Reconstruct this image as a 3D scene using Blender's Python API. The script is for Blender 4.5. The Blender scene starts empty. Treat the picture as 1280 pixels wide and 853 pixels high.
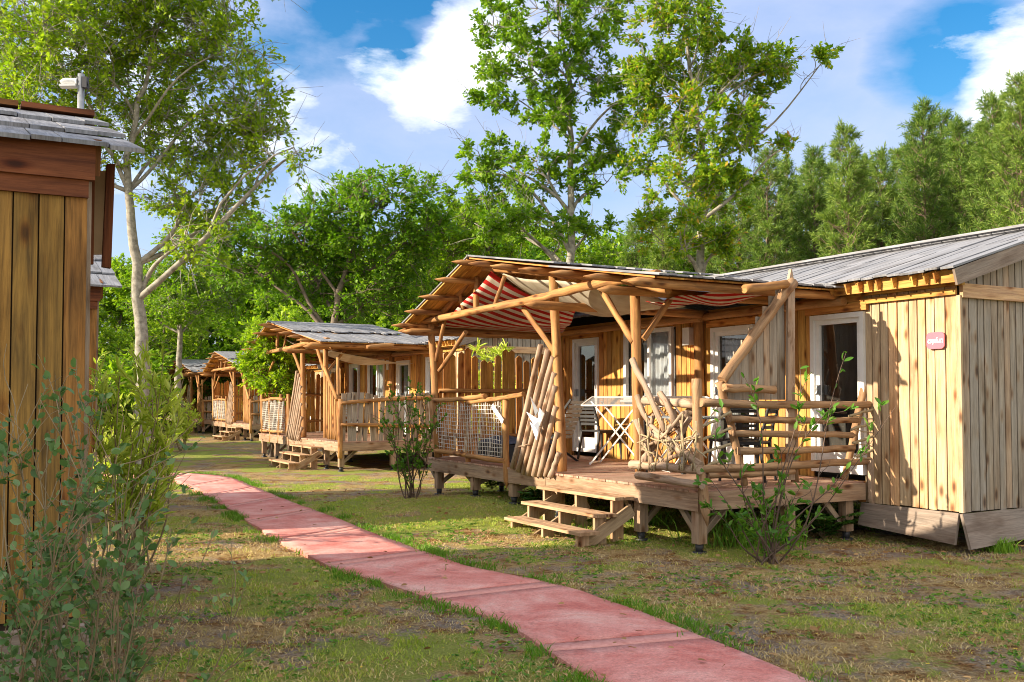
import bpy, math, random
import numpy as np
from mathutils import Vector, Matrix
random.seed(7)
R = math.radians
scene = bpy.context.scene
col = scene.collection
# ---------------------------------------------------------------- camera model
FPX = 1244.0
PITCH = R(2.0)
HOR = 500.0
CY = HOR - FPX*math.tan(PITCH)
EYE = 1.6
cam = bpy.data.cameras.new('camera'); camo = bpy.data.objects.new('camera', cam); col.objects.link(camo)
camo.location = (0, 0, EYE); camo.rotation_euler = (R(90)+PITCH, 0, 0)
cam.sensor_width = 36; cam.lens = 36*FPX/1280
cam.shift_y = (CY-426.5)/1280
cam.clip_start = .05; cam.clip_end = 3000
scene.camera = camo
def ray(px, py):
    a = (px-640)/FPX; b = (CY-py)/FPX
    return Vector((a, math.cos(PITCH)-b*math.sin(PITCH), math.sin(PITCH)+b*math.cos(PITCH)))
def at_y(px, py, Y):
    d = ray(px, py); return Vector((0, 0, EYE)) + d*(Y/d.y)
def at_z(px, py, z=0.0):
    d = ray(px, py); return Vector((0, 0, EYE)) + d*((z-EYE)/d.z)
# ---------------------------------------------------------------- local frames of the cabins
UX, UY = -.482, .876
VX, VY = .876, .482
class Frame:
    def __init__(s, x, y, z=0): s.x, s.y, s.z = x, y, z
    def W(s, p):
        t, v, z = p
        return Vector((s.x+UX*t+VX*v, s.y+UY*t+VY*v, z+s.z))
F0 = Frame(1.93, 10.35)
def loc(p, F=F0):
    dx, dy = p.x-F.x, p.y-F.y
    return (dx*UX+dy*UY, dx*VX+dy*VY, p.z-F.z)
def f(px, py, v=0.0):                       # a point on the plane v = const of the front cabin
    d = ray(px, py); o = Vector((0, 0, EYE))
    k = (v - ((o.x-F0.x)*VX+(o.y-F0.y)*VY))/(d.x*VX+d.y*VY)
    return loc(o+d*k)
def s(px, py, t=0.0):
    d = ray(px, py); o = Vector((0, 0, EYE))
    k = (t - ((o.x-F0.x)*UX+(o.y-F0.y)*UY))/(d.x*UX+d.y*UY)
    return loc(o+d*k)
# ---------------------------------------------------------------- helpers
def tag(o, label=None, cat=None, group=None, kind=None):
    if label: o['label'] = label
    if cat: o['category'] = cat
    if group: o['group'] = group
    if kind: o['kind'] = kind
    return o
def thing(name, label, cat, p=(0, 0, 0), rz=0, group=None):
    o = bpy.data.objects.new(name, None); col.objects.link(o)
    o.location = p; o.rotation_euler = (0, 0, rz); o.empty_display_size = .2
    return tag(o, label, cat, group)
def root_of(o):
    while o.parent: o = o.parent
    return o
def new_obj(name, me, parent=None, world=False):
    o = bpy.data.objects.new(name, me); col.objects.link(o)
    if parent: o.parent = parent
    return o
def copy_tree(o, parent=None):
    c = o.copy(); col.objects.link(c)
    if parent: c.parent = parent
    for ch in o.children: copy_tree(ch, c)
    return c
def perp(d, up=(0, 0, 1)):
    d = d.normalized(); up = Vector(up)
    if abs(d.dot(up)) > .95: up = Vector((UX, UY, 0))
    x = d.cross(up).normalized(); y = x.cross(d).normalized()
    return x, y
class MB:
    def __init__(s, F=None): s.v = []; s.f = []; s.uv = []; s.sm = []; s.F = F; s.st = []
    def P(s, p):
        if s.F is not None: return s.F.W(p)
        return Vector(p)
    def face(s, idx, uv, sm=False): s.f.append(idx); s.uv.append(uv); s.sm.append(sm)
    def beam(s, a, b, w, h, up=(0, 0, 1), w2=None, h2=None, point=0, skew=0):
        """box from a to b; w across, h along up; optional point (picket tip)"""
        a = s.P(a); b = s.P(b); d = b-a; L = d.length
        if L < 1e-5: return
        x, y = perp(d, up); s.st.append(len(s.v))
        w2 = w if w2 is None else w2; h2 = h if h2 is None else h2
        n = len(s.v); o = random.random()*9
        sec = [(a, w, h)] + ([(b-d.normalized()*point, w2, h2)] if point else []) + [(b, w2*(.12 if point else 1), h2)]
        pos = 0
        us = []
        prev = a
        for (c, ww, hh) in sec:
            pos += (c-prev).length; prev = c; us.append(o+pos)
            for sx, sy in ((-1, -1), (1, -1), (1, 1), (-1, 1)): s.v.append(c + x*sx*ww/2 + y*sy*hh/2)
        off = (0, w, w+h, 2*w+h, 2*w+2*h)
        for k in range(len(sec)-1):
            for i in range(4):
                j = (i+1) % 4; m = n+4*k
                s.face((m+i, m+j, m+4+j, m+4+i), ((us[k], off[i]), (us[k], off[i+1]), (us[k+1], off[i+1]), (us[k+1], off[i])))
        m = n+4*(len(sec)-1)
        s.face((n+3, n+2, n+1, n), ((o, 0), (o+.002, w), (o+.01, w), (o+.01, 0)))
        s.face((m, m+1, m+2, m+3), ((o, 0), (o+.002, w), (o+.01, w), (o+.01, 0)))
    def log(s, pts, r0, r1=None, n=9, tip=0, tip0=0, wob=.006, sub=6):
        pts = [s.P(p) for p in pts]; r1 = r0 if r1 is None else r1
        # resample (catmull-like linear)
        P = []
        for i in range(len(pts)-1):
            for k in range(sub):
                P.append(pts[i].lerp(pts[i+1], k/sub))
        P.append(pts[-1])
        if len(pts) > 2:
            for _ in range(2):
                Q = [p.copy() for p in P]
                for i in range(1, len(P)-1): Q[i] = (P[i-1]+P[i]*2+P[i+1])/4
                P = Q
        m = len(P)
        jit = [Vector((random.uniform(-1, 1), random.uniform(-1, 1), random.uniform(-1, 1)))*wob for _ in P]
        rad = [r0+(r1-r0)*i/(m-1) for i in range(m)]
        rad = [q*random.uniform(.93, 1.08) for q in rad]
        if tip0:
            d = (P[0]-P[1]).normalized(); P.insert(0, P[0]+d*tip0); rad.insert(0, rad[0]*.12); jit.insert(0, Vector())
        if tip:
            d = (P[-1]-P[-2]).normalized(); P.append(P[-1]+d*tip); rad.append(rad[-1]*.12); jit.append(Vector())
        s.st.append(len(s.v)); m = len(P); b0 = len(s.v); o = random.random()*9; L = 0; us = []
        x, y = perp(P[-1]-P[0])
        for i in range(m):
            d = (P[min(i+1, m-1)]-P[max(i-1, 0)])
            if d.length < 1e-6: d = Vector((0, 0, 1))
            d.normalize(); x = (x - d*x.dot(d)).normalized(); y = d.cross(x)
            if i: L += (P[i]-P[i-1]).length
            us.append(o+L)
            for k in range(n):
                a = 2*math.pi*k/n
                s.v.append(P[i]+jit[i] + (x*math.cos(a)+y*math.sin(a))*rad[i])
        circ = 2*math.pi*max(r0, r1)
        for i in range(m-1):
            for k in range(n):
                k2 = (k+1) % n; q = b0+i*n
                s.face((q+k, q+k2, q+n+k2, q+n+k), ((us[i], circ*k/n), (us[i], circ*(k+1)/n), (us[i+1], circ*(k+1)/n), (us[i+1], circ*k/n)), True)
        s.face(tuple(b0+k for k in range(n))[::-1], tuple((o, circ*k/n) for k in range(n)))
        q = b0+(m-1)*n
        s.face(tuple(q+k for k in range(n)), tuple((o+L, circ*k/n) for k in range(n)))
    def quad(s, a, b, c, d, sm=False):
        a, b, c, d = [s.P(p) for p in (a, b, c, d)]
        n = len(s.v); s.v += [a, b, c, d]; w = (b-a).length; h = (d-a).length; o = random.random()*5
        s.face((n, n+1, n+2, n+3), ((o, 0), (o+w, 0), (o+w, h), (o, h)), sm)
    def grid(s, fn, nu, nv, uvs=(1, 1), sm=True):
        n = len(s.v)
        for i in range(nu+1):
            for j in range(nv+1): s.v.append(s.P(fn(i/nu, j/nv)))
        for i in range(nu):
            for j in range(nv):
                q = n+i*(nv+1)+j
                s.face((q, q+nv+1, q+nv+2, q+1), tuple(((i+a)/nu*uvs[0], (j+b)/nv*uvs[1]) for a, b in ((0, 0), (1, 0), (1, 1), (0, 1))), sm)
    def poly(s, pts, th):                 # flat polygon extruded (local pts + thickness vector)
        pts = [s.P(p) for p in pts]; th = Vector(th); n = len(s.v); k = len(pts)
        s.v += [p for p in pts]+[p+th for p in pts]
        s.face(tuple(range(n, n+k)), tuple((p.z, p.x) for p in pts))
        s.face(tuple(range(n+2*k-1, n+k-1, -1)), tuple((p.z, p.x) for p in reversed(pts)))
        for i in range(k):
            j = (i+1) % k
            s.face((n+j, n+i, n+k+i, n+k+j), ((0, 0), (.1, 0), (.1, .02), (0, .02)))
    def each(s, name, mat, parent=None):
        st = s.st+[len(s.v)]; out = []; fi = 0
        for a, b in zip(st[:-1], st[1:]):
            m_ = MB(s.F); m_.v = s.v[a:b]
            while fi < len(s.f) and min(s.f[fi]) < b:
                m_.f.append(tuple(i-a for i in s.f[fi])); m_.uv.append(s.uv[fi]); m_.sm.append(s.sm[fi]); fi += 1
            out.append(m_.build(name, mat, parent))
        return out
    def build(s, name, mat, parent=None, label=None):
        me = bpy.data.meshes.new(name)
        off = root_of(parent).location if (parent and s.F is not None) else Vector()
        me.from_pydata([tuple(p-off) for p in s.v], [], s.f)
        uv = me.uv_layers.new(name='UVMap')
        flat = [c for fu in s.uv for q in fu for c in q]
        uv.data.foreach_set('uv', flat)
        me.polygons.foreach_set('use_smooth', s.sm)
        me.materials.append(mat); me.update()
        o = new_obj(name, me, parent)
        if label: o['label'] = label
        return o
# ---------------------------------------------------------------- materials
def mat_new(name):
    m = bpy.data.materials.new(name); m.use_nodes = True
    nt = m.node_tree; nt.nodes.clear()
    out = nt.nodes.new('ShaderNodeOutputMaterial')
    return m, nt, out
def N(nt, typ, **kw):
    n = nt.nodes.new('ShaderNode'+typ)
    for k, v in kw.items():
        if k in n.inputs.keys(): n.inputs[k].default_value = v
        else: setattr(n, k, v)
    return n
def ramp(nt, fac, stops):
    r = nt.nodes.new('ShaderNodeValToRGB'); e = r.color_ramp.elements
    while len(e) > 1: e.remove(e[-1])
    e[0].position = stops[0][0]; e[0].color = (*stops[0][1], 1)
    for p, c in stops[1:]:
        q = e.new(p); q.color = (*c, 1)
    if fac is not None: nt.links.new(fac, r.inputs[0])
    return r
def mixc(nt, fac, a, b, mode='MIX'):
    m = nt.nodes.new('ShaderNodeMix'); m.data_type = 'RGBA'; m.blend_type = mode
    for sock, val in ((m.inputs[0], fac), (m.inputs[6], a), (m.inputs[7], b)):
        if isinstance(val, bpy.types.NodeSocket): nt.links.new(val, sock)
        elif isinstance(val, (int, float)): sock.default_value = val
        else: sock.default_value = (*val, 1)
    return m.outputs[2]
def mth(nt, op, a, b=None, clamp=False):
    m = nt.nodes.new('ShaderNodeMath'); m.operation = op; m.use_clamp = clamp
    for i, v in enumerate((a, b)):
        if v is None: continue
        if isinstance(v, bpy.types.NodeSocket): nt.links.new(v, m.inputs[i])
        else: m.inputs[i].default_value = v
    return m.outputs[0]
def wood(name, dark, light, grey=None, gamt=0.0, rough=.75, knots=True, var=.35, bump=.5, xs=1.6, ys=28, bark=0):
    m, nt, out = mat_new(name); L = nt.links
    tc = N(nt, 'TexCoord'); geo = N(nt, 'NewGeometry')
    rnd = geo.outputs['Random Per Island']
    sep = N(nt, 'SeparateXYZ'); L.new(tc.outputs['UV'], sep.inputs[0])
    def vec(a, b, c):
        cb = N(nt, 'CombineXYZ')
        L.new(mth(nt, 'MULTIPLY', sep.outputs[0], a), cb.inputs[0]); L.new(mth(nt, 'MULTIPLY', sep.outputs[1], b), cb.inputs[1])
        L.new(mth(nt, 'MULTIPLY', rnd, c), cb.inputs[2]); return cb.outputs[0]
    n1 = N(nt, 'TexNoise', Scale=1.0, Detail=5.0, Roughness=.6, Distortion=.6); L.new(vec(xs, ys, 60), n1.inputs['Vector'])
    n2 = N(nt, 'TexNoise', Scale=1.0, Detail=3.0, Roughness=.6); L.new(vec(1.3, 5, 40), n2.inputs['Vector'])
    n3 = N(nt, 'TexNoise', Scale=1.0, Detail=4.0, Roughness=.7); L.new(vec(7, 160, 90), n3.inputs['Vector'])
    r = ramp(nt, n1.outputs['Fac'], [(.3, dark), (.62, light)])
    c = r.outputs[0]
    # per board tone
    v = mth(nt, 'ADD', mth(nt, 'MULTIPLY', rnd, var*2), 1-var)
    hs = N(nt, 'HueSaturation'); L.new(c, hs.inputs['Color']); L.new(v, hs.inputs['Value'])
    rr = N(nt, 'TexWhiteNoise', noise_dimensions='1D'); L.new(rnd, rr.inputs['W'])
    L.new(mth(nt, 'ADD', mth(nt, 'MULTIPLY', rr.outputs['Value'], .03), .485), hs.inputs['Hue'])
    c = hs.outputs[0]
    if grey:
        fac = mth(nt, 'MULTIPLY', mth(nt, 'MULTIPLY', mth(nt, 'ADD', n2.outputs['Fac'], mth(nt, 'MULTIPLY', rr.outputs['Value'], .6)), gamt*1.6), 1.0, True)
        gcol = ramp(nt, n1.outputs['Fac'], [(.3, tuple(q*.62 for q in grey)), (.65, grey)])
        c = mixc(nt, fac, c, gcol.outputs[0])
    # fine fibres and weather streaks
    fib = ramp(nt, n3.outputs['Fac'], [(.3, (.62, .6, .58)), (.55, (1, 1, 1))])
    c = mixc(nt, .8, c, mixc(nt, 1.0, c, fib.outputs[0], 'MULTIPLY'))
    st = ramp(nt, n2.outputs['Fac'], [(.28, (.45, .4, .36)), (.5, (1, 1, 1))])
    c = mixc(nt, .8, c, mixc(nt, 1.0, c, st.outputs[0], 'MULTIPLY'))
    if knots:
        vo = N(nt, 'TexVoronoi', Scale=1.0, Randomness=1.0); L.new(vec(2.8, 7.0, 50), vo.inputs['Vector'])
        k = ramp(nt, vo.outputs['Distance'], [(.07, (.16, .08, .04)), (.13, (.45, .28, .17)), (.2, (.85, .72, .6)), (.3, (1, 1, 1))])
        c = mixc(nt, .85, c, mixc(nt, 1.0, c, k.outputs[0], 'MULTIPLY'))
    if bark:
        nbk = N(nt, 'TexNoise', Scale=1.0, Detail=6.0, Roughness=.7, Distortion=.8); L.new(vec(2.6, 9, 31), nbk.inputs['Vector'])
        kb = ramp(nt, nbk.outputs['Fac'], [(.56, (0, 0, 0)), (.62, (1, 1, 1))])
        c = mixc(nt, mth(nt, 'MULTIPLY', kb.outputs[0], bark), c, (.16, .085, .04))
    bs = N(nt, 'BsdfPrincipled', Roughness=rough); bs.inputs['Specular IOR Level'].default_value = .3
    L.new(c, bs.inputs['Base Color'])
    bp = N(nt, 'Bump', Strength=bump, Distance=.006); L.new(mth(nt, 'ADD', n1.outputs['Fac'], mth(nt, 'MULTIPLY', n3.outputs['Fac'], .5)), bp.inputs['Height'])
    L.new(bp.outputs[0], bs.inputs['Normal']); L.new(bs.outputs[0], out.inputs[0])
    return m
def plain(name, c, rough=.6, var=.12, scale=6, bump=0, metal=0, dirt=None):
    m, nt, out = mat_new(name); L = nt.links
    tc = N(nt, 'TexCoord'); n1 = N(nt, 'TexNoise', Scale=scale, Detail=6.0, Roughness=.65); L.new(tc.outputs['Object'], n1.inputs['Vector'])
    d = dirt or tuple(q*(1-var*2.5) for q in c)
    r = ramp(nt, n1.outputs['Fac'], [(.28, d), (.6, c)])
    bs = N(nt, 'BsdfPrincipled', Roughness=rough, Metallic=metal); L.new(r.outputs[0], bs.inputs['Base Color'])
    if bump:
        bp = N(nt, 'Bump', Strength=bump, Distance=.01); L.new(n1.outputs['Fac'], bp.inputs['Height']); L.new(bp.outputs[0], bs.inputs['Normal'])
    L.new(bs.outputs[0], out.inputs[0]); return m
def leafm(name, stops, transl=.35, rough=.5, clump=.35):
    m, nt, out = mat_new(name); L = nt.links
    geo = N(nt, 'NewGeometry'); tc = N(nt, 'TexCoord')
    n1 = N(nt, 'TexNoise', Scale=.9, Detail=2.0); L.new(tc.outputs['Object'], n1.inputs['Vector'])
    fac = mth(nt, 'ADD', mth(nt, 'MULTIPLY', geo.outputs['Random Per Island'], 1-clump), mth(nt, 'MULTIPLY', n1.outputs['Fac'], clump))
    oi = N(nt, 'ObjectInfo')
    r = ramp(nt, fac, stops)
    hs = N(nt, 'HueSaturation'); L.new(r.outputs[0], hs.inputs['Color'])
    L.new(mth(nt, 'ADD', mth(nt, 'MULTIPLY', oi.outputs['Random'], .3), .85), hs.inputs['Value'])
    L.new(mth(nt, 'ADD', mth(nt, 'MULTIPLY', oi.outputs['Random'], -.02), .51), hs.inputs['Hue'])
    c = hs.outputs[0]
    bs = N(nt, 'BsdfPrincipled', Roughness=rough); L.new(c, bs.inputs['Base Color']); bs.inputs['Specular IOR Level'].default_value = .35
    tr = N(nt, 'BsdfTranslucent')
    tcol = mixc(nt, 1.0, c, (1.35, 1.45, .6), 'MULTIPLY'); L.new(tcol, tr.inputs[0])
    mx = N(nt, 'MixShader'); mx.inputs[0].default_value = transl
    L.new(bs.outputs[0], mx.inputs[1]); L.new(tr.outputs[0], mx.inputs[2]); L.new(mx.outputs[0], out.inputs[0])
    return m
def glassm(name, tint=(.85, .88, .88)):
    m, nt, out = mat_new(name); L = nt.links
    tr = N(nt, 'BsdfTransparent'); tr.inputs[0].default_value = (*tint, 1)
    gl = N(nt, 'BsdfGlossy', Roughness=.02); fr = N(nt, 'Fresnel', IOR=1.5)
    mx = N(nt, 'MixShader'); L.new(mth(nt, 'ADD', mth(nt, 'MULTIPLY', fr.outputs[0], 1.7), .05, True), mx.inputs[0])
    L.new(tr.outputs[0], mx.inputs[1]); L.new(gl.outputs[0], mx.inputs[2]); L.new(mx.outputs[0], out.inputs[0]); return m
def stripem(name, c1, c2, n, transl=.4):
    m, nt, out = mat_new(name); L = nt.links
    tc = N(nt, 'TexCoord'); sep = N(nt, 'SeparateXYZ'); L.new(tc.outputs['UV'], sep.inputs[0])
    fr = mth(nt, 'FRACT', mth(nt, 'MULTIPLY', sep.outputs[0], n))
    k = mth(nt, 'GREATER_THAN', fr, .5)
    n1 = N(nt, 'TexNoise', Scale=5.0, Detail=5.0); L.new(tc.outputs['Object'], n1.inputs['Vector'])
    c = mixc(nt, k, c1, c2)
    c = mixc(nt, 1.0, c, ramp(nt, n1.outputs['Fac'], [(.3, (.8, .76, .7)), (.6, (1, 1, 1))]).outputs[0], 'MULTIPLY')
    bs = N(nt, 'BsdfDiffuse'); tr = N(nt, 'BsdfTranslucent'); L.new(c, bs.inputs[0]); L.new(c, tr.inputs[0])
    mx = N(nt, 'MixShader'); mx.inputs[0].default_value = transl
    L.new(bs.outputs[0], mx.inputs[1]); L.new(tr.outputs[0], mx.inputs[2]); L.new(mx.outputs[0], out.inputs[0]); return m
M = {}
M['honey'] = wood('honey_planks', (.40, .155, .022), (.74, .37, .07), (.46, .36, .25), .10, var=.26, bump=.8)
M['weather'] = wood('weathered_planks', (.44, .18, .04), (.78, .46, .15), (.54, .46, .36), .42, var=.36, bump=.9)
M['gable'] = wood('gable_planks', (.24, .145, .06), (.50, .33, .16), (.38, .33, .27), .62, var=.32)
M['log'] = wood('peeled_logs', (.22, .085, .018), (.66, .35, .085), (.30, .21, .13), .32, var=.32, knots=True, xs=1.2, ys=14, bark=.4)
M['logweather'] = wood('weathered_logs', (.30, .18, .09), (.56, .37, .20), (.42, .36, .30), .5, var=.3, xs=1.2, ys=14, bark=.65)
M['lograil'] = wood('railing_logs', (.21, .10, .032), (.54, .31, .115), (.34, .26, .18), .45, var=.34, xs=1.2, ys=14, bark=.65)
M['shake'] = wood('roof_shakes', (.13, .13, .14), (.40, .39, .40), (.30, .31, .34), .6, var=.4, knots=False)
M['deck'] = wood('deck_boards', (.34, .16, .09), (.60, .34, .22), (.45, .36, .30), .3, var=.15)
M['frame'] = wood('deck_frame_timber', (.24, .13, .055), (.46, .28, .13), (.40, .34, .27), .45, var=.22)
M['step'] = wood('step_timber', (.36, .19, .08), (.62, .40, .20), (.50, .38, .26), .4, var=.15)
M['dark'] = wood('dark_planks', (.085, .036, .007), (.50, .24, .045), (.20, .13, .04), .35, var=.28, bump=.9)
M['darkred'] = wood('dark_red_beam', (.06, .018, .006), (.24, .09, .028), None, 0, var=.2, xs=1.0, ys=16)
M['skirt'] = wood('skirt_boards', (.20, .125, .075), (.34, .24, .165), (.30, .26, .22), .6, var=.15, knots=False)
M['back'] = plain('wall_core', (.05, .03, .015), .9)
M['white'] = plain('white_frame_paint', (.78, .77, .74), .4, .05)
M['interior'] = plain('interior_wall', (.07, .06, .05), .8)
M['curtain'] = stripem('curtain_cloth', (.88, .90, .95), (.88, .90, .95), 1, .4)
M['glass'] = glassm('window_glass')
M['cream'] = stripem('cream_canvas', (.74, .68, .55), (.74, .68, .55), 1, .35)
M['stripe'] = stripem('red_white_canvas', (.58, .04, .035), (.78, .72, .62), 11, .35)
M['stripe2'] = stripem('red_white_canvas_small', (.58, .04, .035), (.78, .72, .62), 7, .35)
M['rope'] = plain('rope', (.40, .31, .18), .9, .15, 40)
M['net'] = plain('net_cord', (.68, .65, .58), .9, .1, 40)
M['black'] = plain('black_plastic', (.022, .022, .024), .6)
M['grey'] = plain('grey_slat', (.22, .25, .27), .5)
M['metal'] = plain('galvanised_metal', (.42, .43, .44), .4, .1, 20, metal=.7)
M['silver'] = plain('silver_sheet', (.72, .74, .78), .3, .05, 5, metal=.75)
M['padfoot'] = plain('black_foot', (.04, .04, .045), .5)
M['signred'] = plain('sign_red', (.80, .15, .20), .4, .04)
M['signwhite'] = plain('sign_white', (.85, .85, .85), .5, .02)
M['bark'] = plain('oak_bark', (.36, .33, .27), .9, .22, 7, .8, dirt=(.10, .085, .065))
M['barkdark'] = plain('dark_bark', (.22, .17, .13), .9, .2, 9, .8)
M['pinebark'] = plain('pine_bark', (.30, .21, .15), .9, .2, 6, .8)
M['twig'] = plain('twig_bark', (.15, .095, .065), .8, .2, 12)
M['twigpale'] = plain('pale_twig_bark', (.30, .22, .12), .8, .2, 12)
M['leaf_oak'] = leafm('oak_leaves', [(.1, (.09, .19, .010)), (.45, (.20, .35, .016)), (.8, (.34, .47, .028)), (1, (.50, .56, .06))], .45)
M['leaf_oakdeep'] = leafm('deep_oak_leaves', [(.1, (.07, .17, .010)), (.5, (.15, .30, .012)), (.85, (.27, .42, .02)), (1, (.38, .48, .04))], .42)
M['leaf_oakyel'] = leafm('oak_leaves_with_orange', [(.1, (.09, .18, .010)), (.4, (.18, .33, .015)), (.72, (.34, .44, .03)), (.8, (.48, .44, .04)), (.87, (.60, .24, .03)), (1, (.55, .13, .02))], .45)
M['leaf_yel'] = leafm('yellow_green_leaves', [(.1, (.10, .18, .010)), (.45, (.21, .35, .015)), (.8, (.36, .46, .03)), (1, (.50, .50, .06))], .45)
M['needle'] = leafm('pine_needles', [(.1, (.055, .12, .02)), (.5, (.16, .26, .045)), (.85, (.32, .41, .08)), (1, (.56, .48, .16))], .32, .6)
M['leaf_sage'] = leafm('sage_leaves', [(.1, (.08, .15, .05)), (.5, (.15, .26, .09)), (1, (.30, .40, .17))])
M['leaf_spear'] = leafm('spear_leaves', [(.1, (.26, .36, .03)), (.5, (.46, .56, .07)), (1, (.68, .68, .2))])
M['leaf_shrub'] = leafm('shrub_leaves', [(.1, (.06, .15, .015)), (.5, (.12, .28, .025)), (.85, (.22, .38, .04)), (1, (.38, .32, .06))])
M['fern'] = leafm('fern_leaves', [(.1, (.03, .09, .012)), (1, (.10, .22, .03))])
M['grass'] = leafm('grass_blades', [(0, (.12, .21, .02)), (.3, (.23, .34, .03)), (.55, (.38, .45, .06)), (.75, (.56, .50, .15)), (1, (.66, .54, .28))], .3, .6, .55)
M['grasstall'] = leafm('tall_grass_blades', [(0, (.08, .19, .012)), (1, (.22, .40, .03))], .3, .6)
M['flower'] = plain('yellow_flower', (.75, .55, .03), .6)
# ---------------------------------------------------------------- value noise (numpy)
_rs = np.random.RandomState(11)
_tab = _rs.rand(256, 256)
def vnoise(x, y):
    xi = np.floor(x).astype(int); yi = np.floor(y).astype(int); fx = x-xi; fy = y-yi
    fx = fx*fx*(3-2*fx); fy = fy*fy*(3-2*fy)
    a = _tab[xi & 255, yi & 255]; b = _tab[(xi+1) & 255, yi & 255]; c = _tab[xi & 255, (yi+1) & 255]; d = _tab[(xi+1) & 255, (yi+1) & 255]
    return (a*(1-fx)+b*fx)*(1-fy)+(c*(1-fx)+d*fx)*fy
def fbm(x, y, o=4):
    r = 0; a = .5; t = 0
    for i in range(o):
        r = r+a*vnoise(x+17.3*i, y+9.1*i); t += a; a *= .55; x = x*2.03; y = y*2.03
    return r/t
# ---------------------------------------------------------------- ground
def gz(x, y):
    return .17*np.exp(-(((x-.1)/2.1)**2+((y-14.6)/2.2)**2))
def gzf(x, y): return float(gz(np.float64(x), np.float64(y)))
PL = [(95, 607), (150, 602), (190, 600), (214, 600), (238, 611), (265, 625), (300, 646), (332, 670), (372, 690), (396, 704), (441, 721), (485, 735), (544, 756), (612, 773), (640, 787), (670, 808), (720, 838), (745, 856), (850, 930), (1000, 1060)]
PR = [(100, 592), (160, 592), (220, 592), (262, 594), (290, 598), (316, 609), (344, 621), (392, 641), (441, 660), (475, 673), (509, 685), (544, 697), (578, 709), (640, 721), (715, 738), (785, 762), (850, 787), (910, 810), (960, 832), (1020, 857), (1150, 930), (1360, 1060)]
pl = np.array([tuple(at_z(*p).xy) for p in PL]); pr = np.array([tuple(at_z(*p).xy) for p in PR])
def resample(P, n):
    d = np.r_[0, np.cumsum(np.hypot(*np.diff(P, axis=0).T))]; q = np.linspace(0, d[-1], n)
    return np.c_[np.interp(q, d, P[:, 0]), np.interp(q, d, P[:, 1])]
NP_ = 160
pl2, pr2 = resample(pl, NP_), resample(pr, NP_)
for _ in range(3):
    pl2[1:-1] = (pl2[:-2]+2*pl2[1:-1]+pl2[2:])/4; pr2[1:-1] = (pr2[:-2]+2*pr2[1:-1]+pr2[2:])/4
pathpoly = np.r_[pl2, pr2[::-1]]
def in_poly(x, y, P):
    c = np.zeros(x.shape, bool); n = len(P)
    for i in range(n):
        x1, y1 = P[i]; x2, y2 = P[i-1]
        k = ((y1 > y) != (y2 > y)) & (x < (x2-x1)*(y-y1)/(y2-y1+1e-12)+x1)
        c ^= k
    return c
def grassiness(x, y):
    g = fbm(x*.55+3, y*.55+8, 4)*.55+fbm(x*2.1+40, y*2.1, 4)*.45
    g = (g-.5)*5.6+.38
    # bare strip far left of cabins, sandy spots by the deck
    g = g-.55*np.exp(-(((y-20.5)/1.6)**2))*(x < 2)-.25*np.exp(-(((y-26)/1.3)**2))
    g = g-.6*np.exp(-(((y-(11.1+.17*x))/.8)**2))*(x < -.9)-.25*np.exp(-(((y-12)/.8)**2))*(x > -1)  # left band: dry straw along the sun strip, also paling it to look brighter lit
    g = g+.30*((y > 12) & (y < 19) & (x < 1))
    return np.clip(g, 0, 1)
def axis(segs):
    r = []
    for a, b, st in segs: r += list(np.arange(a, b, st))
    return np.array(r+[segs[-1][1]])
gx = axis([(-400, -60, 20), (-60, -14, 2), (-14, 9, .09), (9, 60, 2), (60, 400, 20)])
gy = axis([(-60, 2, 3), (2, 16, .09), (16, 34, .25), (34, 90, 2), (90, 600, 25)])
X, Y = np.meshgrid(gx, gy, indexing='ij')
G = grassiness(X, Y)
Zg = gz(X, Y) + (fbm(X*3, Y*3, 3)-.5)*.03*(np.abs(X) < 14)
dpath = in_poly(X, Y, pathpoly)
Zg = np.where(dpath, gz(X, Y)-.03, Zg)
nx, ny = X.shape
me = bpy.data.meshes.new('ground')
V_ = np.c_[X.ravel(), Y.ravel(), Zg.ravel()]
I = np.arange(nx*ny).reshape(nx, ny)
Fq = np.stack([I[:-1, :-1], I[1:, :-1], I[1:, 1:], I[:-1, 1:]], -1).reshape(-1, 4)
def np_mesh(name, V_, Fq, mat, smooth=False, uv=None):
    me = bpy.data.meshes.new(name); k = Fq.shape[1]
    me.vertices.add(len(V_)); me.vertices.foreach_set('co', V_.astype(np.float32).ravel())
    me.loops.add(Fq.size); me.loops.foreach_set('vertex_index', Fq.astype(np.int32).ravel())
    me.polygons.add(len(Fq)); me.polygons.foreach_set('loop_start', np.arange(0, Fq.size, k, dtype=np.int32))
    me.update(calc_edges=True)
    if smooth: me.polygons.foreach_set('use_smooth', np.ones(len(Fq), bool))
    me.materials.append(mat); return me
m, nt, out = mat_new('meadow_soil'); L = nt.links
at = N(nt, 'Attribute'); at.attribute_name = 'grassy'
tc = N(nt, 'TexCoord')
na = N(nt, 'TexNoise', Scale=9.0, Detail=8.0, Roughness=.75); L.new(tc.outputs['Object'], na.inputs['Vector'])
nb = N(nt, 'TexNoise', Scale=60.0, Detail=6.0, Roughness=.8); L.new(tc.outputs['Object'], nb.inputs['Vector'])
nc = N(nt, 'TexNoise', Scale=1.1, Detail=6.0, Roughness=.7); L.new(tc.outputs['Object'], nc.inputs['Vector'])
soil = ramp(nt, nb.outputs['Fac'], [(.3, (.10, .075, .055)), (.5, (.27, .22, .18)), (.68, (.50, .42, .35))])
straw = ramp(nt, nb.outputs['Fac'], [(.3, (.17, .10, .035)), (.5, (.44, .31, .13)), (.7, (.70, .56, .30))])
green = ramp(nt, nb.outputs['Fac'], [(.3, (.10, .12, .02)), (.5, (.26, .30, .06)), (.7, (.50, .48, .14))])
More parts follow.
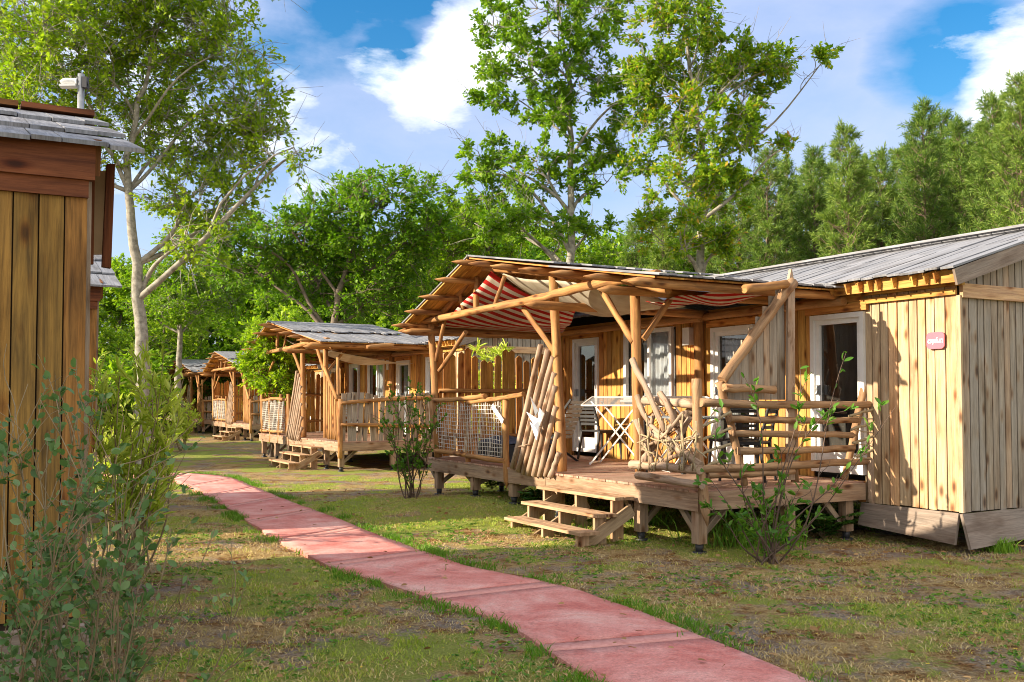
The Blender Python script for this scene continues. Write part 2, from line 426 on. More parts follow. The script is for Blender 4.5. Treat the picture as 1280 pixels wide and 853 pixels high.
ne = N(nt, 'TexNoise', Scale=2.7, Detail=9.0, Roughness=.8); L.new(tc.outputs['Object'], ne.inputs['Vector'])
nf = N(nt, 'TexNoise', Scale=22.0, Detail=6.0, Roughness=.8); L.new(tc.outputs['Object'], nf.inputs['Vector'])
moss = ramp(nt, nf.outputs['Fac'], [(.35, (.08, .035, .012)), (.55, (.26, .12, .035)), (.7, (.42, .26, .09))])
c1 = mixc(nt, ramp(nt, nc.outputs['Fac'], [(.42, (0, 0, 0)), (.55, (1, 1, 1))]).outputs[0], soil.outputs[0], straw.outputs[0])
c1 = mixc(nt, ramp(nt, ne.outputs['Fac'], [(.48, (0, 0, 0)), (.6, (1, 1, 1))]).outputs[0], c1, moss.outputs[0])
c1 = mixc(nt, 1.0, c1, ramp(nt, nf.outputs['Fac'], [(.3, (.45, .42, .4)), (.55, (1.1, 1.1, 1.1))]).outputs[0], 'MULTIPLY')
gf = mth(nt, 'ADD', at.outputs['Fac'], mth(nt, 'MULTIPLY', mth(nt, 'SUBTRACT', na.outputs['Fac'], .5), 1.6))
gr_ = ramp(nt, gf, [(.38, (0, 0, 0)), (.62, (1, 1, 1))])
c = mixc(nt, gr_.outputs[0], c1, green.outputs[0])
bs = N(nt, 'BsdfPrincipled', Roughness=.95); bs.inputs['Specular IOR Level'].default_value = .1
L.new(c, bs.inputs['Base Color'])
bp = N(nt, 'Bump', Strength=.9, Distance=.03); L.new(mth(nt, 'ADD', na.outputs['Fac'], nb.outputs['Fac']), bp.inputs['Height'])
L.new(bp.outputs[0], bs.inputs['Normal']); L.new(bs.outputs[0], out.inputs[0])
me = np_mesh('ground', V_, Fq, m, True)
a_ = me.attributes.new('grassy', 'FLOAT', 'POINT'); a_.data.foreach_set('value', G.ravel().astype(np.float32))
go = bpy.data.objects.new('ground', me); col.objects.link(go); tag(go, 'patchy lawn of grass, straw and sandy soil', kind='structure')
# path ---------------------------------------------------------------
m, nt, out = mat_new('red_concrete'); L = nt.links
tc = N(nt, 'TexCoord'); geo = N(nt, 'NewGeometry')
na = N(nt, 'TexNoise', Scale=1.6, Detail=8.0, Roughness=.7, Distortion=.4); L.new(tc.outputs['Object'], na.inputs['Vector'])
nb = N(nt, 'TexNoise', Scale=130.0, Detail=4.0, Roughness=.8); L.new(tc.outputs['Object'], nb.inputs['Vector'])
nd = N(nt, 'TexNoise', Scale=5.0, Detail=6.0, Roughness=.75); L.new(tc.outputs['Object'], nd.inputs['Vector'])
r = ramp(nt, na.outputs['Fac'], [(.25, (.46, .10, .08)), (.40, (.62, .19, .155)), (.55, (.74, .33, .28)), (.72, (.80, .52, .45))])
g = ramp(nt, nb.outputs['Fac'], [(.3, (.55, .5, .5)), (.5, (.95, .95, .95)), (.65, (1.15, 1.15, 1.15))])
c = mixc(nt, 1.0, r.outputs[0], g.outputs[0], 'MULTIPLY')
gst = ramp(nt, nd.outputs['Fac'], [(.60, (0, 0, 0)), (.72, (1, 1, 1))])
c = mixc(nt, mth(nt, 'MULTIPLY', gst.outputs[0], .35), c, (.42, .36, .36))
dk = ramp(nt, nd.outputs['Fac'], [(.27, (.55, .5, .48)), (.42, (1, 1, 1))])
c = mixc(nt, 1.0, c, dk.outputs[0], 'MULTIPLY')
hs = N(nt, 'HueSaturation'); L.new(c, hs.inputs['Color']); L.new(mth(nt, 'ADD', mth(nt, 'MULTIPLY', geo.outputs['Random Per Island'], .25), .87), hs.inputs['Value'])
bs = N(nt, 'BsdfPrincipled', Roughness=.85); L.new(hs.outputs[0], bs.inputs['Base Color'])
ng = N(nt, 'TexNoise', Scale=38.0, Detail=5.0, Roughness=.8); L.new(tc.outputs['Object'], ng.inputs['Vector'])
hs2 = mixc(nt, 1.0, hs.outputs[0], ramp(nt, ng.outputs['Fac'], [(.3, (.62, .56, .55)), (.48, (1, 1, 1)), (.68, (1.12, 1.12, 1.1))]).outputs[0], 'MULTIPLY'); L.new(hs2, bs.inputs['Base Color'])
bp = N(nt, 'Bump', Strength=.7, Distance=.008); L.new(mth(nt, 'ADD', nb.outputs['Fac'], mth(nt, 'MULTIPLY', nd.outputs['Fac'], 2.0)), bp.inputs['Height']); L.new(bp.outputs[0], bs.inputs['Normal'])
L.new(bs.outputs[0], out.inputs[0]); M['path'] = m
m2, nt, out = mat_new('pale_joint_concrete'); L = nt.links
tc = N(nt, 'TexCoord'); nb = N(nt, 'TexNoise', Scale=30.0, Detail=6.0, Roughness=.8); L.new(tc.outputs['Object'], nb.inputs['Vector'])
r = ramp(nt, nb.outputs['Fac'], [(.3, (.46, .16, .13)), (.6, (.66, .32, .27))])
bs = N(nt, 'BsdfPrincipled', Roughness=.9); L.new(r.outputs[0], bs.inputs['Base Color']); L.new(bs.outputs[0], out.inputs[0]); M['joint'] = m2
mb = MB(); mj = MB()
cum = 0; cents = (pl2+pr2)/2
seglen = np.hypot(*np.diff(cents, axis=0).T); s_along = np.r_[0, np.cumsum(seglen)]
def edge_at(sv):
    a = np.array([np.interp(sv, s_along, pl2[:, 0]), np.interp(sv, s_along, pl2[:, 1])]); b = np.array([np.interp(sv, s_along, pr2[:, 0]), np.interp(sv, s_along, pr2[:, 1])])
    return a, b
pos = .05; tot = s_along[-1]; k = 0
while pos < tot-.3:
    Ls = min(random.uniform(1.75, 2.0), tot-pos)
    for (ln, mm_, up, ins) in ((Ls, mb, .016, 0), (.20, mj, .014, .01)):
        if pos+ln > tot: break
        nseg = 12 if mm_ is mb else 2; rows = []
        b0 = len(mm_.v); a0 = pos+.006
        for i in range(nseg+1):
            sv = a0+(ln-.012)*i/nseg; A, B = edge_at(sv)
            for j in range(9):
                q = A+(B-A)*(j/8); wob = (vnoise(np.float64(sv*2.3), np.float64(j+3.0))-.5)*.05 if j in (0, 8) else 0
                q = q+(B-A)/np.linalg.norm(B-A)*wob
                mm_.v.append(Vector((q[0], q[1], gzf(*q)+up+float(fbm(np.float64(q[0]*1.5), np.float64(q[1]*1.5), 2))*.012)))
        for i in range(nseg):
            for j in range(8):
                q = b0+i*9+j; mm_.face((q, q+1, q+10, q+9), ((0, 0), (1, 0), (1, 1), (0, 1)), True)
        # edge skirts
        n2 = len(mm_.v)
        ring = [b0+i*9 for i in range(nseg+1)]+[b0+nseg*9+j for j in range(1, 9)]+[b0+i*9+8 for i in range(nseg-1, -1, -1)]+[b0+j for j in range(7, 0, -1)]
        for idx in ring: mm_.v.append(mm_.v[idx]-Vector((0, 0, .07)))
        for i in range(len(ring)):
            j = (i+1) % len(ring); mm_.face((ring[i], ring[j], n2+j, n2+i), ((0, 0), (.1, 0), (.1, .1), (0, .1)))
        pos += ln
p_ = mb.build('path', M['path']); tag(p_, 'curving path of red concrete slabs', kind='structure')
j_ = mj.build('path_joint', M['joint'], p_)
# ---------------------------------------------------------------- grass blades
def blades(name, pts, h, w, seed, mat, bend=.5):
    rs = np.random.RandomState(seed); n = len(pts)
    a = rs.rand(n)*2*np.pi; hh = h*(.5+rs.rand(n)); ww = w*(.6+.8*rs.rand(n))
    dx, dy = np.cos(a), np.sin(a); b = rs.rand(n)*2*np.pi; le = bend*hh*(.3+rs.rand(n))
    bx, by = np.cos(b)*le, np.sin(b)*le
    v0 = pts+np.c_[-dx*ww/2, -dy*ww/2, np.zeros(n)]; v1 = pts+np.c_[dx*ww/2, dy*ww/2, np.zeros(n)]
    mid = pts+np.c_[bx*.35, by*.35, hh*.6]
    v2 = mid+np.c_[dx*ww*.4, dy*ww*.4, np.zeros(n)]; v3 = mid-np.c_[dx*ww*.4, dy*ww*.4, np.zeros(n)]
    v4 = pts+np.c_[bx, by, hh]
    V_ = np.stack([v0, v1, v2, v3, v4], 1).reshape(-1, 3); q = np.arange(n)[:, None]*5
    T = np.concatenate([q+np.array([[0, 1, 2]]), q+np.array([[0, 2, 3]]), q+np.array([[3, 2, 4]])], 0)
    return np_mesh(name, V_, T, mat)
rs = np.random.RandomState(5)
def scatter(n, x0, x1, y0, y1, clump):
    x = rs.uniform(x0, x1, n); y = y0+(y1-y0)*rs.rand(n)**1.35
    # keep to the field of view
    k = (np.abs(x) < .56*y+.6); x, y = x[k], y[k]
    d = grassiness(x, y); d2 = fbm(x*7, y*7, 2)
    k = rs.rand(len(x)) < np.clip((d-.25)*1.2, .07, 1)*np.clip((d2-.3)*2.6, 0.05, 1)
    x, y = x[k], y[k]
    m_ = clump
    x = np.repeat(x, m_)+rs.normal(0, .022, len(x)*m_); y = np.repeat(y, m_)+rs.normal(0, .022, len(y)*m_)
    k = ~in_poly(x, y, pathpoly)
    x, y = x[k], y[k]
    return np.c_[x, y, gz(x, y)-.01]
pts = scatter(190000, -8.5, 8.5, 3.6, 21, 4)
# path edges: denser, taller fringe
ed = np.r_[pl2, pr2]; ei = rs.randint(0, len(ed), 9000); ex = ed[ei]+rs.normal(0, .11, (9000, 2))
kk = (fbm(ex[:, 0]*2.1, ex[:, 1]*2.1, 3) > .5) & (~in_poly(ex[:, 0], ex[:, 1], pathpoly) | (rs.rand(9000) < .004))
ex = ex[kk]; ex = np.repeat(ex, 4, 0)+rs.normal(0, .03, (len(ex)*4, 2)); pe = np.c_[ex, gz(ex[:, 0], ex[:, 1])]
far = (pts[:, 1] > 11)
gme = blades('lawn_grass', np.r_[pts], .032, .0065, 3, M['grass'], .9)
g1 = bpy.data.objects.new('lawn_grass', gme); col.objects.link(g1); tag(g1, 'short patchy grass blades growing in the soil', 'grass', kind='stuff')
gme = blades('grass_fringe', pe, .055, .008, 4, M['grasstall'], .8)
g2 = bpy.data.objects.new('grass_fringe', gme); col.objects.link(g2); tag(g2, 'longer green grass along the edges of the red path', 'grass', kind='stuff')
# broad leaved weeds: small rosettes
n = 14000
x = rs.uniform(-6, 6, n); y = 3.7+9*rs.rand(n)**1.2
k = (np.abs(x) < .56*y+.5) & (fbm(x*1.6+9, y*1.6, 3) > .53) & (~in_poly(x, y, pathpoly)); x, y = x[k], y[k]
def leaf_quads(name, P, size, seed, mat, aspect=.5, up=.6, sizevar=.4, dirs=None):
    rs = np.random.RandomState(seed); n = len(P)
    d = rs.normal(0, 1, (n, 3)); d[:, 2] *= (1-up) ; 
    if dirs is not None: d = d*.55+dirs
    d /= np.linalg.norm(d, axis=1)[:, None]
    u = rs.normal(0, 1, (n, 3)); u[:, 2] = np.abs(u[:, 2])+up*1.5
    s_ = np.cross(d, u); s_ /= np.linalg.norm(s_, axis=1)[:, None]+1e-9
    nn = np.cross(s_, d)
    L_ = size*(1-sizevar+2*sizevar*rs.rand(n))[:, None]
    a = P; b = P+d*L_*.5+s_*L_*aspect*.5+nn*L_*.06; c = P+d*L_-nn*L_*.1; e = P+d*L_*.5-s_*L_*aspect*.5+nn*L_*.06
    V_ = np.stack([a, b, c, e], 1).reshape(-1, 3); q = np.arange(n)[:, None]*4
    return np_mesh(name, V_, q+np.array([[0, 1, 2, 3]]), mat)
def leaf_round(name, P, size, seed, mat, aspect=.5, up=.6, sizevar=.4, dirs=None):
    rs = np.random.RandomState(seed); n = len(P)
    d = rs.normal(0, 1, (n, 3)); d[:, 2] *= (1-up)
    if dirs is not None: d = d*.55+dirs
    d /= np.linalg.norm(d, axis=1)[:, None]
    u = rs.normal(0, 1, (n, 3)); u[:, 2] = np.abs(u[:, 2])+up*1.5
    s_ = np.cross(d, u); s_ /= np.linalg.norm(s_, axis=1)[:, None]+1e-9
    nn = np.cross(s_, d); L_ = size*(1-sizevar+2*sizevar*rs.rand(n))[:, None]; cu = rs.uniform(.02, .2, (n, 1))
    prof = [(0, .04), (.22, .36), (.5, .5), (.78, .36), (1, 0)]
    mid = [P+d*L_*t-nn*L_*cu*t*t for t, w_ in prof]
    V_ = [mid[0], mid[1], mid[2], mid[3], mid[4]]
    for sg in (1, -1):
        for k in (1, 2, 3): V_.append(mid[k]+s_*sg*L_*aspect*prof[k][1]+nn*L_*.07)
    V_ = np.stack(V_, 1).reshape(-1, 3); q = np.arange(n)[:, None]*11
    T = [(0, 1, 5), (1, 2, 6), (1, 6, 5), (2, 3, 7), (2, 7, 6), (3, 4, 7), (1, 0, 8), (2, 1, 8), (2, 8, 9), (3, 2, 9), (3, 9, 10), (4, 3, 10)]
    return np_mesh(name, V_, np.concatenate([q+np.array([t]) for t in T], 0), mat, True)
P = np.repeat(np.c_[x, y, gz(x, y)+.008], 6, 0)
wm = leaf_round('ground_weeds', P, .028, 8, M['leaf_shrub'], .45, .75)
g3 = bpy.data.objects.new('ground_weeds', wm); col.objects.link(g3); tag(g3, 'low broad leaved weeds spread over the bare soil', 'weeds', kind='stuff')
# dead grass and fallen leaves
n = 100000; x = rs.uniform(-8, 8, n); y = 3.6+13*rs.rand(n)**1.3
k = (np.abs(x) < .56*y+.5) & (fbm(x*1.7+5, y*1.7+2, 3) > .4); x, y = x[k], y[k]
x = np.repeat(x, 3)+rs.normal(0, .03, len(x)*3); y = np.repeat(y, 3)+rs.normal(0, .03, len(y)*3); k = ~in_poly(x, y, pathpoly); x, y = x[k], y[k]
M['straw'] = leafm('dead_grass', [(0, (.24, .12, .04)), (.4, (.50, .34, .14)), (.8, (.76, .60, .32)), (1, (.34, .36, .08))], .15, .8, .5)
gme = blades('dry_grass', np.c_[x, y, gz(x, y)-.006], .022, .006, 33, M['straw'], 1.8)
g5 = bpy.data.objects.new('dry_grass', gme); col.objects.link(g5); tag(g5, 'short dead straw coloured grass lying over the lawn', 'dry grass', kind='stuff')
n = 2600; x = rs.uniform(-7, 7, n); y = 3.7+14*rs.rand(n); k = (np.abs(x) < .56*y+.5) & (~in_poly(x, y, pathpoly) | (rs.rand(n) < .25)); x, y = x[k], y[k]
M['deadleaf'] = leafm('fallen_leaf', [(0, (.16, .07, .02)), (.6, (.36, .20, .08)), (1, (.55, .38, .18))], .1, .8)
wm = leaf_round('fallen_leaves', np.c_[x, y, gz(x, y)+.045], .05, 19, M['deadleaf'], .55, .95)
g6 = bpy.data.objects.new('fallen_leaves', wm); col.objects.link(g6); tag(g6, 'brown fallen oak leaves scattered on lawn and path', 'leaves', kind='stuff')
# little yellow flowers
n = 160; x = rs.uniform(-1, 4.5, n); y = rs.uniform(5, 10, n)
k = ~in_poly(x, y, pathpoly); x, y = x[k], y[k]
P = np.repeat(np.c_[x, y, gz(x, y)+.04], 4, 0)
wm = leaf_quads('yellow_wildflowers', P, .011, 9, M['flower'], 1, .9)
g4 = bpy.data.objects.new('yellow_wildflowers', wm); col.objects.link(g4); tag(g4, 'tiny yellow wildflowers scattered in the lawn', 'flowers', kind='stuff')
# ================================================================ CABINS
ZD = .66                                     # deck level
def roofz(t): return 2.9+(t-.18)*.17 if t < 4.58 else 3.648-(t-4.58)*.333
FV = 2.5; TN = -1.23; TF = 7.0; RV = 4.5; BV = 6.5
def croof(v): return 2.93+(v-2.15)*.307 if v < RV else 2.93+(RV-2.15)*.307-(v-RV)*.307
def tt(px): return f(px, 450, FV)[0]
OPEN = [('door', tt(1084), tt(1017), ZD, 2.63), ('glazed_door', tt(946), tt(892), ZD, 2.60), ('window', tt(843), tt(783), 1.60, 2.68), ('door', tt(750), tt(719), ZD, 2.63)]
def plank_wall(mb, mbback, a0, a1, z0, ztop, place, opens=(), wmin=.105, wmax=.15):
    """vertical boards; place(a, z, d) gives local coords, d = distance proud of the core"""
    a = a0
    while a < a1-.02:
        w = min(random.uniform(wmin, wmax), a1-a); m_ = a+w/2
        segs = [(z0+random.uniform(-.01, .01), ztop(m_)-.01)]
        for (_, o0, o1, zz0, zz1) in opens:
            if o0-.02 < m_ < o1+.02:
                new = []
                for (q0, q1) in segs:
                    if zz0 > q0: new.append((q0, zz0))
                    if zz1 < q1: new.append((zz1, q1))
                segs = new
        d = random.uniform(.0, .007)
        for q0, q1 in segs:
            if q1-q0 > .03:
                A, B = place(m_, q0, d), place(m_, q1, d); C = place(m_, q0, d+1)
                n_ = mb.F.W(C)-mb.F.W(A)
                mb.beam(A, B, w-.015, .022, up=n_)
        a += w
def make_cabin(F, label, side='logs', full=True, front='net', roofmat='shake'):
    o0 = F.W((0, 0, 0)); root = thing('wooden_cabin', label, 'cabin', (o0.x, o0.y, 0), 0, 'wooden cabins with log porches')
    # --- walls
    mb = MB(F)
    fr = lambda a, z, d: (a, FV-.012-d, z)
    plank_wall(mb, None, 0.02, TF, .42, lambda a: 2.86, fr, OPEN, .10, .135)
    mb.build('facade_planks', M['honey'], root)
    mb = MB(F)
    plank_wall(mb, None, TN, 0.02, .42, lambda a: 2.86, fr, OPEN[:1], .105, .16)
    mb.build('facade_planks', M['weather'], root, 'weathered planks on the near end of the long wall')
    mb = MB(F)
    plank_wall(mb, None, FV, BV, .42, lambda v: croof(v)-.06, lambda a, z, d: (TN-.012-d, a, z), (), .10, .15)
    g = mb.build('gable_planks', M['gable'], root)
    mb = MB(F)
    plank_wall(mb, None, FV, BV, .42, lambda v: croof(v)-.06, lambda a, z, d: (TF+.012+d, a, z), (), .12, .17)
    mb.build('gable_planks', M['gable'], root)
    # core with openings
    mb = MB(F); x0 = TN+.005
    for k, a, b, z0, z1 in sorted(OPEN, key=lambda q: q[1]):
        mb.beam((x0, FV+.04, 1.63), (a, FV+.04, 1.63), .06, 2.44, up=(0, 0, 1))
        if z0 > .7: mb.beam((a, FV+.04, (.41+z0)/2), (b, FV+.04, (.41+z0)/2), .06, z0-.41)
        else: mb.beam((a, FV+.04, .53), (b, FV+.04, .53), .06, .24)
        mb.beam((a, FV+.04, (z1+2.85)/2), (b, FV+.04, (z1+2.85)/2), .06, 2.85-z1)
        x0 = b
    mb.beam((x0, FV+.04, 1.63), (TF-.01, FV+.04, 1.63), .06, 2.44)
    for t_ in (TN+.02, TF-.02):
        pts = [(t_, FV+.01, .41), (t_, BV-.01, .41), (t_, BV-.01, croof(BV)-.1), (t_, RV, croof(RV)-.1), (t_, FV+.01, croof(FV)-.1)]
        mb.poly(pts, Vector((UX, UY, 0))*.03*(1 if t_ < 0 else -1))
    mb.beam((TN, BV, 1.63), (TF, BV, 1.63), .06, 2.44)
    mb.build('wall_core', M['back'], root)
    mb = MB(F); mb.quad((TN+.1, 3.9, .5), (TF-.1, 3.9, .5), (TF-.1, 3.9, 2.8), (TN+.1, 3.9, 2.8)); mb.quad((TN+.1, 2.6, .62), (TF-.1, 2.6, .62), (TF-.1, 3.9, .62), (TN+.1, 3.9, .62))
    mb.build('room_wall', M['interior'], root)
    # --- roof
    mb = MB(F); t = TN-.22; mid = 3.35
    while t < TF+.3:
        w = random.uniform(.15, .21)
        for (v0, v1, lift) in ((mid-.06, RV+.03, 0.0), (2.13+random.uniform(-.03, .03), mid+.1, .026)):
            dz = lift+random.uniform(0, .012); tl = random.uniform(-.006, .006)
            mb.beam((t+w/2, v0, croof(v0)+dz+tl), (t+w/2, v1, croof(v1)+dz-.012), w-.012, .022)
        mb.beam((t+w/2, RV-.03, croof(RV)+.02), (t+w/2, 6.85, croof(6.85)+.02), w-.012, .03)
        t += w
    rf = mb.build('roof', M[roofmat], root)
    mb = MB(F); mb.beam((TN-.2, RV, croof(RV)+.045), (TF+.3, RV, croof(RV)+.045), .16, .03); mb.build('ridge_board', M[roofmat], rf)
    mb = MB(F)
    for dv in (-1, 1):
        e = 2.2 if dv < 0 else 6.8
        mb.beam((TN-.19, e, croof(e)-.085), (TN-.19, RV, croof(RV)-.085), .028, .17)
        mb.beam((TF+.24, e, croof(e)-.085), (TF+.24, RV, croof(RV)-.085), .028, .17)
    mb.each('barge_board', M['skirt'], rf)
    mb = MB(F); t = TN+.05
    while t < .6:
        mb.beam((t, 2.19, croof(2.19)-.07), (t, FV-.1, croof(FV-.1)-.07), .018, .11); t += random.uniform(.12, .26)
    mb.beam((TN-.15, 2.27, croof(2.27)-.085), (.6, 2.27, croof(2.27)-.085), .02, .13)
    mb.beam((TN-.1, FV-.05, 2.83), (.4, FV-.05, 2.83), .05, .055); mb.beam((TN-.02, FV-.06, 2.74), (.2, FV-.06, 2.74), .03, .06)
    mb.beam((0, FV-.06, 2.80), (TF, FV-.06, 2.80), .05, .10)
    mb.build('eave_rafters', M['honey'], rf)
    mb = MB(F); mb.beam((TN-.05, FV-.02, 2.75), (TN-.05, BV, 2.75), .045, .15); mb.beam((TN-.03, FV-.03, .42), (TN-.03, FV-.03, 2.7), .03, .05)
    mb.build('gable_beam', M['weather'], root)
    # --- skirt boards
    mb = MB(F)
    mb.beam((0.05, FV-.075, .285), (TN-.03, FV-.11, .255), .035, .26, up=(VX*.2, VY*.2, 1), h2=.33)
    mb.build('skirt_board', M['skirt'], root)
    mb = MB(F)
    mb.beam((TN-.11, FV-.09, .235), (TN-.07, 5.2, .32), .035, .37, up=(UX*.25, UY*.25, 1), h2=.24); mb.beam((TN-.07, 5.22, .33), (TN-.07, BV, .33), .03, .28)
    mb.build('skirt_board', M['skirt'], root)
    # --- doors and windows
    for k, a, b, z0, z1 in OPEN:
        mb = MB(F); w = .06; vv = FV-.03; zb = z0+(.07 if k != 'window' else 0)
        mb.beam((a+w/2, vv, zb), (a+w/2, vv, z1), w, .06, up=(VX, VY, 0)); mb.beam((b-w/2, vv, zb), (b-w/2, vv, z1), w, .06, up=(VX, VY, 0))
        mb.beam((a+w, vv, z1-w/2), (b-w, vv, z1-w/2), .058, w); mb.beam((a+w, vv, zb+w/2), (b-w, vv, zb+w/2), .058, w)
        fo = mb.build(k, M['white'], root)
        mb = MB(F); c_ = w+.002; w2 = .05 if k == 'window' else .06; vv = FV-.005
        if k != 'window' :
            mb.beam((a+c_+w2/2, vv, zb+w), (a+c_+w2/2, vv, z1-w), w2, .045, up=(VX, VY, 0)); mb.beam((b-c_-w2/2, vv, zb+w), (b-c_-w2/2, vv, z1-w), w2, .045, up=(VX, VY, 0))
            mb.beam((a+c_+w2, vv, z1-w-w2/2), (b-c_-w2, vv, z1-w-w2/2), .043, w2); mb.beam((a+c_+w2, vv, zb+w+.09), (b-c_-w2, vv, zb+w+.09), .043, .18)
            mb.build('leaf_frame', M['white'], fo)
        else:
            mb.beam(((a+b)/2, vv, zb+w), ((a+b)/2, vv, z1-w), .05, .04, up=(VX, VY, 0)); mb.build('mullion', M['white'], fo)
            mb.F = F
            ms = MB(F); ms.beam((a-.03, FV-.06, z0-.02), (b+.03, FV-.06, z0-.02), .09, .03); ms.build('sill', M['white'], fo)
        mg = MB(F); mg.quad((a+w, FV+.01, z1-w), (b-w, FV+.01, z1-w), (b-w, FV+.01, zb+w), (a+w, FV+.01, zb+w)); mg.build('pane', M['glass'], fo)
        if k == 'window':
            mc = MB(F); mc.grid(lambda p, q: (a+.05+(b-a-.1)*p*.72, FV+.07+.018*math.sin(p*52)+.008*math.sin(p*17+q*2), z0+.03+(z1-z0-.06)*q), 90, 6)
            mc.build('curtain', M['curtain'], fo)
        else:
            mc = MB(F); mc.log([(b-.12, FV-.08, z0+1.0), (b-.12, FV-.08, z0+1.12)], .012, n=6); mc.beam((b-.12, FV-.06, z0+1.06), (b-.12, FV-.02, z0+1.06), .03, .12); mc.build('handle', M['metal'], fo)
            if k == 'glazed_door':
                mc = MB(F); mc.grid(lambda p, q: (b-.1-(b-a-.2)*p*.45, FV+.12+.02*math.sin(p*40), z0+.1+(z1-z0-.2)*q), 50, 4); mc.build('curtain', M['curtain'], fo)
        ml = MB(F); ml.beam((a-.06, FV-.055, z1+.055), (b+.06, FV-.055, z1+.055), .05, .09); ml.build('lintel', M['honey'], fo)
    mb = MB(F); mb.log([(f(880, 450, FV)[0], FV-.09, ZD), (f(880, 450, FV)[0], FV-.09, 2.82)], .075); mb.log([(TF-.1, FV-.09, ZD), (TF-.1, FV-.09, 2.8)], .07)
    mb.each('wall_column', M['log'], root)
    mb = MB(F); c0 = f(865, 420, FV)[0]; zc = f(865, 421, FV)[2]
    mb.beam((c0-.075, FV-.07, zc), (c0+.075, FV-.07, zc), .09, .25); mb.build('wall_box', M['white'], root)
    # --- deck
    mb = MB(F); t = .01
    while t < 6.78:
        mb.beam((t+.057, -.03+random.uniform(-.006, .006), ZD-.013), (t+.057, FV-.05, ZD-.013), .112, .024); t += .118
    dk = mb.build('deck', M['deck'], root)
    mb = MB(F)
    mb.beam((-.02, .0, .545), (1.05, .0, .545), .045, .20); mb.beam((1.055, .004, .55), (3.05, .004, .55), .045, .19); mb.beam((3.055, 0, .548), (6.8, 0, .548), .045, .20)
    mb.beam((-.03, .03, .55), (-.03, FV-.1, .55), .045, .19); mb.beam((6.8, .03, .55), (6.8, FV-.1, .55), .045, .19)
    for v_ in (.8, 1.6, 2.3): mb.beam((.0, v_, .53), (6.78, v_, .53), .045, .17)
    mb.each('deck_beam', M['frame'], dk)
    for t_, v_ in ((.06, .06), (1.08, .06), (2.9, .08), (4.05, .06), (5.25, .06), (6.55, .06), (.06, 2.2), (.06, 1.3), (6.55, 1.2), (3.2, 1.4)):
        wp = F.W((t_, v_, 0)); g_ = gzf(wp.x, wp.y) if F is F0 else 0
        mb = MB(F); mb.beam((t_, v_, g_+.10), (t_, v_, .45), .115, .115, up=(VX, VY, 0))
        if v_ < .1 and t_ != 2.9:
            mb.beam((t_+.05, v_+.02, g_+.18), (t_+.33, v_+.02, .46), .05, .06)
            mb.beam((t_, v_+.05, g_+.2), (t_, v_+.33, .46), .05, .06)
        if (t_, v_) == (.06, .06): mb.beam((t_, v_-.03+.05, g_+.18), (t_, v_+.36, .46), .05, .06)
        if v_ == 2.2: mb.beam((t_, v_-.05, g_+.15), (t_, v_-.35, .46), .05, .06)
        lg = mb.build('deck_leg', M['frame'], dk)
        mb = MB(F); mb.log([(t_, v_, g_-.01), (t_, v_, g_+.02)], .075, n=10, sub=1, wob=0); mb.log([(t_, v_, g_+.02), (t_, v_, g_+.1)], .038, .045, n=10, sub=1, wob=0)
        mb.build('foot', M['padfoot'], dk)
    # --- steps
    mb = MB(F); treads = []
    for i, (v_, z_, a, b) in enumerate(((-.19, .515, 1.05, 2.78), (-.47, .345, .98, 2.68), (-.75, .175, .90, 2.6))):
        for dv in (-.068, .068):
            mt = MB(F); mt.beam((a+random.uniform(-.01, .01), v_+dv, z_-.02), (b, v_+dv, z_-.02), .125, .035); treads.append(mt)
        mb.beam((a+.1, v_+.05, (z_-.04)/2), (a+.1, v_+.05, z_-.04), .04, .2, up=(VX, VY, 0)) if False else None
        for q in (a+.12, (a+b)/2, b-.12):
            mb.beam((q, v_-.02, 0.0), (q, v_-.02, z_-.04), .045, .15, up=(VX, VY, 0))
    for q in (1.0, 1.92, 2.6):
        mb.beam((q+.03, -.84, -.04), (q+.03, -.1, .37), .035, .14)
    sp_ = mb.build('step_frame', M['step'], root)
    for mt in treads: mt.build('tread', M['step'], sp_)
    # --- porch frame
    def L_(pts, r, r1=None, **k): mb.log(pts, r, r1, **k)
    for pts, r, r1 in (([f(538, 389), f(548, 572)], .055, .06), ([f(691, 345, .03), f(697, 470, .03), f(703, 590, .03)], .058, .066), ([f(793, 368, .05), f(800, 598, .05)], .058, .064)):
        mb = MB(F); L_(pts, r, r1); mb.build('porch_post', M['log'], root)
    mb = MB(F)
    tie = [(521, 404), (560, 396), (605, 387), (648, 379), (682, 371), (722, 360), (762, 352), (795, 347), (822, 344)]
    L_([f(px, py, -.09) for px, py in tie], .052, .062, sub=3)
    L_([f(591, 334, .0), f(690, 341, .0), f(787, 351, .0), f(835, 363, 0)], .055, .05)
    L_([f(590, 347, .0), f(548, 397, .0)], .05)
    L_([(.30, -.55, 2.83), (.30, 2.35, 2.83)], .05, tip0=.12)
    L_([s(983, 356, -.02), s(930, 361, -.02)], .045, tip0=.06)
    mb.each('porch_beam', M['log'], root)
    mb = MB(F)
    for t_, z_ in ((1.08, 2.83), (2.73, 2.80), (6.72, 2.70), (6.9, 2.72)):
        L_([(t_, -.38, z_), (t_, 2.42, z_)], .058, tip0=.14)
    L_([(2.73, 2.3, 2.74), (6.9, 2.3, 2.74)], .055); L_([(.2, 2.36, 2.76), (2.73, 2.36, 2.76)], .055)
    for t_ in (.42, 1.15, 1.9, 2.65, 3.4, 4.05, 4.58, 5.15, 5.75, 6.3, 6.85):
        L_([(t_, -.5, roofz(t_)-.09), (t_, 2.42, roofz(t_)-.09)], .042, tip0=.16)
    mb.each('purlin', M['log'], root)
    mb = MB(F)
